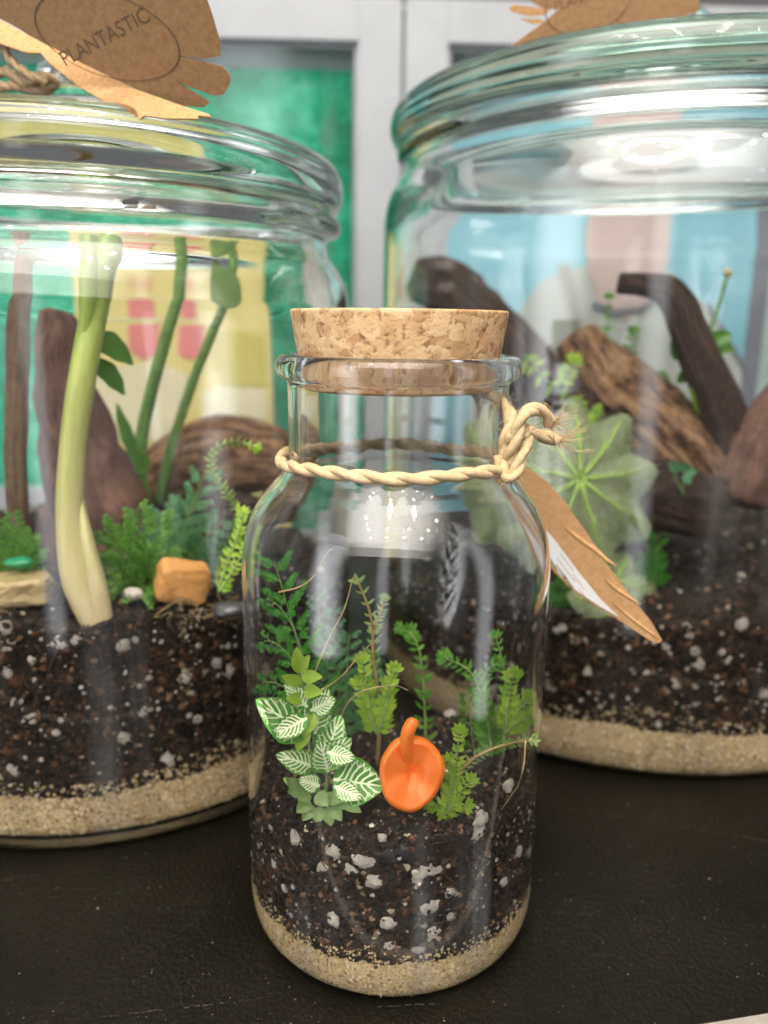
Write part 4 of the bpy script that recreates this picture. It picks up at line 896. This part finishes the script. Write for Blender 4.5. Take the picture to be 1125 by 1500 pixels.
def b(l, s):
    sprig(l, s, pp([(770, 520), (800, 555), (840, 585), (868, 602)], 29.4), FRONT, .55, .22, .55, .06, .05, 6)
    sprig(l, s, pp([(815, 568), (832, 550), (842, 530)], 29.4), FRONT, .5, .25, .3, .04, .3, 5)
plant('leafy_twig', at(770, 520, 29.4), 'thin leafy twig across the dark mossy driftwood', 'plant', 'sel_lime', 'stem_deep', b)
for pts, Y, ll, lw, stp, lab in [([(925, 560), (924, 520), (928, 485)], 33.6, .42, .2, .3, 'small green sprig standing behind the middle of the ridged log'), ([(888, 520), (890, 470), (892, 435)], 34, .32, .16, .55, 'thin sparse sprig rising behind the top end of the ridged log'), ([(960, 590), (962, 565), (968, 552)], 33.6, .42, .2, .25, 'short green sprig between the ridged log and the slim stick')]:
    def b(l, s): sprig(l, s, pp(pts, Y), FRONT, ll, lw, stp, .045, .1, 5)
    plant('small_fern', at(*pts[0], Y), lab, 'plant', 'sel_mid', 'stem_deep', b)
t = thing('leafy_seedling', at(1030, 620, 32.2), 'green broad-leaved seedling with a yellow-tipped stem behind the bent branch', 'plant')
mb = MB(); q = smooth_path(pp([(1035, 620), (1022, 560), (1036, 500), (1052, 450), (1066, 402)], 32.8), 6); mb.tube(q, interp([.10, .07], len(q)), 8)
mb.build('stem', M['stem_deep'], t); mb = MB()
q = smooth_path(pp([(1022, 560), (1005, 530), (992, 512)], 32.6), 5); mb.tube(q, .06, 6); mb.build('stem', M['stem_deep'], t)
V, F = lump(at(1066, 399, 32.8), .17, 2, .1); mesh('bud', V, F, M['honey'], t)
for (bx, by, tx, ty, W, Y) in [(1022, 545, 1042, 622, 1.1, 31.2), (1000, 525, 984, 498, .8, 32.4), (1000, 520, 1012, 545, .7, 32.3), (1040, 500, 1072, 488, .7, 32.4), (1042, 498, 1030, 480, .5, 32.4), (1046, 505, 1076, 512, .6, 32.4), (1008, 545, 992, 560, .5, 32.4)]:
    vein_leaf(t, at(bx, by, Y), at(tx, ty, Y - .2), W, (0, -1, .3), .1, 4, 'sel_lime' if W > 1 else 'leaf', False)
t = thing('small_clover', at(1000, 705, 28.2), 'tiny blue-green clover-like leaves in front of the driftwood foot', 'plant')
mb = MB(); mb.tube(smooth_path(pp([(1000, 745), (1000, 710), (1004, 690)], 28.2), 5), .04, 6); mb.build('stem', M['stem_deep'], t); mb = MB(); mb.tube(smooth_path(pp([(1000, 722), (990, 700), (988, 685)], 28.2), 5), .035, 6); mb.build('stem', M['stem_deep'], t)
for (bx, by, tx, ty) in [(1004, 692, 1020, 690), (1003, 690, 1004, 676), (1002, 694, 1010, 708), (989, 688, 980, 678), (989, 690, 994, 676)]:
    vein_leaf(t, at(bx, by, 28.2), at(tx, ty, 28.0), .36, (0, -1, .4), .1, 4, 'sel_blue', False)
# hairy round leaf
bg_ = thing('hairy_begonia', at(860, 860, 27.6), 'large pale hairy leaf with star-like veins behind the kraft tag', 'plant')
def round_leaf(c, R, nrm_, upv, lob=9, mat='begonia', seed=0):
    n = Vector(nrm_).normalized(); u = Vector(upv); u = (u - n * u.dot(n)).normalized(); w = u.cross(n); NRr, NTt = 14, 90; Vv = []
    def P(r_, a, h=0):
        e = 1 + .10 * math.cos(lob * a) + .05 * noise.noise(Vector((math.cos(a) * 2, math.sin(a) * 2, seed)))
        q = Vector(c) + (u * math.cos(a) * 1.15 + w * math.sin(a)) * (R * r_ * e) + n * (h + .10 * R * math.cos(lob * a) * r_ * r_ - .35 * R * r_ ** 2.2)
        return q
    for i in range(NRr + 1):
        for j in range(NTt): Vv.append(P(i / NRr, 2 * math.pi * j / NTt))
    Ff = [(i*NTt+j, i*NTt+(j+1) % NTt, (i+1)*NTt+(j+1) % NTt, (i+1)*NTt+j) for i in range(NRr) for j in range(NTt)]
    lf = mesh('leaf', Vv, Ff, M[mat], bg_)
    mb = MB()
    for k_ in range(lob):
        a = 2 * math.pi * k_ / lob; mb.tube([P(t_, a + .04 * math.sin(t_ * 5), .03) for t_ in np.linspace(.02, .95, 9)], interp([.10, .03], 9), 5)
        for sg in (-1, 1): mb.tube([P(.4 + .5 * t_, a + sg * .30 * t_, .02) for t_ in np.linspace(0, 1, 5)], interp([.045, .015], 5), 4)
    mb.build('vein', M['bvein'], lf)
    hb = MB()
    for _ in range(1500):
        q = P(math.sqrt(random.random()) * 1.0, random.uniform(0, 6.28)); d_ = n + Vector(rng.normal(size=3)) * .4; hb.tube([q, q + d_ * .12, q + d_ * .22 + Vector(rng.normal(size=3)) * .04], [.009, .007, .003], 3, False)
    hb.build('leaf_hairs', M['vein'], lf, None, True, 'stuff')
round_leaf(at(850, 702, 27.6), 2.7, (-.05, -.9, .42), (0, 0, 1), 9, 'begonia', 1)
round_leaf(at(900, 850, 26.9), 1.7, (.2, -.6, .75), (0, 0, 1), 7, 'begonia', 2)
round_leaf(at(775, 690, 29.5), 2.2, (-.1, -.9, .3), (0, 0, 1), 8, 'begonia', 3)
mb = MB()
for x, y, Y in [(850, 704, 27.9), (900, 852, 27.2), (775, 692, 29.8)]:
    q = smooth_path([at(880, 900, 28.2), at((880 + x) / 2, (900 + y) / 2 + 20, (28.2 + Y) / 2 + .3), at(x, y, Y)], 6); mb.tube(q, .13, 8)
mb.build('stem', M['bvein'], bg_)
def b(l, s):
    for e in [(945, 770), (960, 800), (940, 820), (968, 760), (935, 860)]:
        frond(l, s, pp([(955, 880), ((955 + e[0]) / 2, (880 + e[1]) / 2), e], 28.6), FRONT, .6, 12, .2, .11, .03)
plant('spike_moss', at(955, 880, 28.6), 'low dark moss on the soil between the hairy leaf and driftwood', 'plant', 'sel_dark', 'stem_deep', b)
def b(l, s):
    for e in [(830, 870), (850, 830), (815, 850), (868, 860)]:
        frond(l, s, pp([(840, 905), ((840 + e[0]) / 2, (905 + e[1]) / 2), e], 26.8), FRONT, .6, 12, .2, .11, .03)
plant('spike_moss', at(840, 905, 26.8), 'low dark moss right behind the tip of the kraft leaf tag', 'plant', 'sel_dark', 'stem_deep', b)

# ------------------------------------------------------------------ cabinet and pictures behind
CY = 62.0; cab = thing('display_cabinet', (0, CY, 0), 'white display cabinet with two framed glass doors behind the jars', 'cabinet')
def Z(py): return at(562, py, CY).z
def X(px, py=200): return at(px, py, CY).x
zt = Z(2); zr = Z(66); yaw = math.radians(2.0)
def cbox(name, x0, x1, y0, y1, z0, z1, mat, parent, bev=0):
    mb = MB(); mb.box((x0, y0, z0), (x1, y1, z1)); o = mb.build(name, M[mat], parent, None, False)
    if bev:
        bm_ = o.modifiers.new('bevel', 'BEVEL'); bm_.width = bev * S; bm_.segments = 2
    return o
xg = X(588.5); wst = X(588.5) - X(527)
cbox('back_panel', -62, 62, CY + 6, CY + 6.4, 0, zt - .6, 'inner', cab)
cbox('lining', -61, 61, CY + .3, CY + 5.9, zt - .5, zt - .02, 'inner', cab)
cbox('gap_shade_strip', -62, 62, CY + .05, CY + 12, zt + .02, zt + 1.2, 'dark', cab)  # dark strip on top, shade of the gap above put into its colour
cbox('carcass_divider', xg - .4, xg + .4, CY + .5, CY + 5.9, 0, zt - .7, 'inner', cab)
def door(x0, x1, flip):
    d = cbox('door', x0, x0 + wst, CY - .7, CY, .6, zt, 'white', cab, .05)
    cbox('stile', x1 - wst, x1, CY - .7, CY, .6, zt, 'white', d, .05)
    for z0_, z1_ in ((zr, zt - .003), (.603, wst)):
        cbox('rail', x0 + wst - .01, x1 - wst + .01, CY - .698, CY - .002, z0_, z1_, 'white', d, .05)
    cbox('inner_lip', x0 + wst - .02, x0 + wst + .25, CY - .25, CY - .05, wst, zr, 'white', d); cbox('inner_lip', x1 - wst - .25, x1 - wst + .02, CY - .25, CY - .05, wst, zr, 'white', d)
    cbox('inner_lip', x0 + wst + .26, x1 - wst - .26, CY - .25, CY - .05, zr - .3, zr + .02, 'white', d)
    for xa, sg in ((x0, 1), (x1, -1)):        # mitre lines at the corners
        mb = MB(); e = .03
        mb.add([(xa + sg * .15, CY - .712, zt - .15), (xa + sg * (.15 + e), CY - .712, zt - .15), (xa + sg * (wst + e), CY - .712, zr), (xa + sg * wst, CY - .712, zr)], [(0, 1, 2, 3)]); mb.build('mitre_joint', M['edge'], d, None, False)
    cbox('pane', x0 + wst + .02, x1 - wst - .02, CY - .22, CY - .06, wst + .02, zr - .02, 'thin_pane', d)
    return d
door(xg - .12 - 44, xg - .12, 1); door(xg + .12, xg + .12 + 44, -1)
cbox('fill_board', X(-420), X(522), CY + 1.75, CY + 1.85, 1, zt - .6, 'inner', cab); cbox('fill_board', xg + .5, 60, CY + 1.75, CY + 1.85, 1, zt - .6, 'inner', cab)  # added pale boards, brighten the poorly lit cabinet inside
cbox('bubble_sheet', X(-420), X(516), CY + 1.5, CY + 1.6, 1, Z(95), 'emerald', cab)
P = []
for i in range(46):
    for j in range(64):
        x = X(300) + (X(515) - X(300)) * (i + .5 * (j % 2)) / 46 + rng.normal() * .03; z = Z(97) - j * .29 + rng.normal() * .03
        P.append((x, CY + 1.5, z))
granules('bubbles', P, rng.uniform(.13, .20, len(P)), M['emerald'], cab, stretch=.2, jit=.02, smooth=True)
cab.rotation_euler = (0, 0, yaw)

M['pic_yellow'] = plain('yellow_paint', (0.446, 0.396, 0.144)); M['pic_yellow2'] = plain('deep_yellow_paint', (0.36, 0.331, 0.072)); M['pic_cream'] = plain('cream_paint', (0.475, 0.446, 0.288))
M['pic_pink'] = plain('pink_paint', (0.446, 0.144, 0.13)); M['pic_teal'] = plain('teal_paint', (.10, .42, .32)); M['pic_line'] = plain('grey_line_paint', (.22, .22, .18))
M['pic_blue'] = plain('blue_paint', (0.173, 0.396, 0.475)); M['pic_skin'] = plain('pale_skin_paint', (0.432, 0.346, 0.338)); M['pic_shirt'] = plain('pale_shirt_paint', (0.36, 0.389, 0.36)); M['pic_grey'] = plain('slate_paint', (.13, .14, .17))
def flat(name, pts, Y, mat, parent, th=.06):
    return sheet(name, [at(x, y, Y) for x, y in pts], (0, -1, 0), th, M[mat], parent)
def board(name, pxs, Y, mat, parent, top):
    x0, x1 = at(pxs[0], 500, Y).x, at(pxs[1], 500, Y).x; zt_ = at(562, top, Y).z
    mb = MB(); mb.box((x0, Y, 0), (x1, Y + .6, zt_)); return mb.build(name, M[mat], parent, None, False)
Y = 52.0; pc = thing('painted_board', at(250, 700, Y), 'yellow painted board with pink windows, behind the stalk jar', 'picture'); pc.location.z = 0; ORG[pc.name].z = 0
board('panel', (112, 412), Y, 'pic_yellow', pc, 330)
for pts, mt in [([(188, 452), (236, 450), (234, 512), (212, 520), (190, 505)], 'pic_pink'), ([(266, 456), (306, 452), (302, 512), (280, 520), (264, 510)], 'pic_pink'), ([(186, 392), (226, 390), (228, 424), (188, 424)], 'pic_pink'), ([(268, 398), (292, 396), (292, 424), (270, 424)], 'pic_pink'), ([(310, 490), (340, 468), (400, 480), (404, 560), (330, 560)], 'pic_yellow2'), ([(130, 540), (230, 520), (280, 545), (250, 640), (150, 640)], 'pic_cream'), ([(300, 570), (330, 560), (404, 565), (404, 610), (300, 606)], 'pic_cream'), ([(128, 428), (300, 426), (300, 438), (128, 440)], 'pic_cream')]:
    flat('painted_shape', pts, Y - .05, mt, pc)
Y = 54.0; pb = thing('painted_board', at(880, 700, Y), 'blue painted portrait board behind the driftwood jar', 'picture'); pb.location.z = 0; ORG[pb.name].z = 0
board('panel', (640, 1096), Y, 'pic_blue', pb, 290)
board('frame_edge', (1097, 1122), Y - .1, 'pic_grey', pb, 288)
for pts, mt, dz in [([(735, 620), (745, 470), (790, 410), (850, 385), (985, 395), (1040, 450), (1090, 540), (1094, 640), (735, 640)], 'pic_shirt', .05), ([(855, 310), (985, 310), (980, 380), (960, 440), (920, 470), (880, 450), (860, 400)], 'pic_skin', .13), ([(868, 440), (900, 452), (940, 448), (972, 425), (974, 430), (940, 456), (900, 461), (866, 448)], 'pic_grey', .21), ([(812, 385), (832, 380), (850, 470), (842, 500), (826, 440)], 'pic_line', .13), ([(975, 430), (985, 425), (1020, 520), (1010, 530)], 'pic_line', .13), ([(1040, 440), (1100, 540), (1100, 552), (1034, 446)], 'pic_grey', .13)]:
    flat('painted_shape', pts, Y - dz, mt, pb)

# dust specks on the table
mb = MB()
for _ in range(420):
    x, y = random.uniform(0, 1125), random.uniform(1170, 1500); g_ = ground(x, y)
    if any((g_.x - c[0]) ** 2 + (g_.y - c[1]) ** 2 < (r_ + .15) ** 2 for c, r_ in ((CC, CR), (LC, LR), (RC, RR))): continue
    r_ = random.uniform(.006, .017) * (2 if random.random() < .04 else 1); a = random.uniform(0, 3.1); d1 = Vector((math.cos(a), math.sin(a), 0)) * r_ * random.uniform(.8, 2.2); d2 = Vector((-math.sin(a), math.cos(a), 0)) * r_ * .7; g_.z = .006
    mb.add([g_ - d1, g_ - d2, g_ + d1, g_ + d2, g_ + Vector((0, 0, r_))], [(0, 1, 4), (1, 2, 4), (2, 3, 4), (3, 0, 4)])
mb.build('dust_specks', M['dust'], table, None, False, 'stuff')
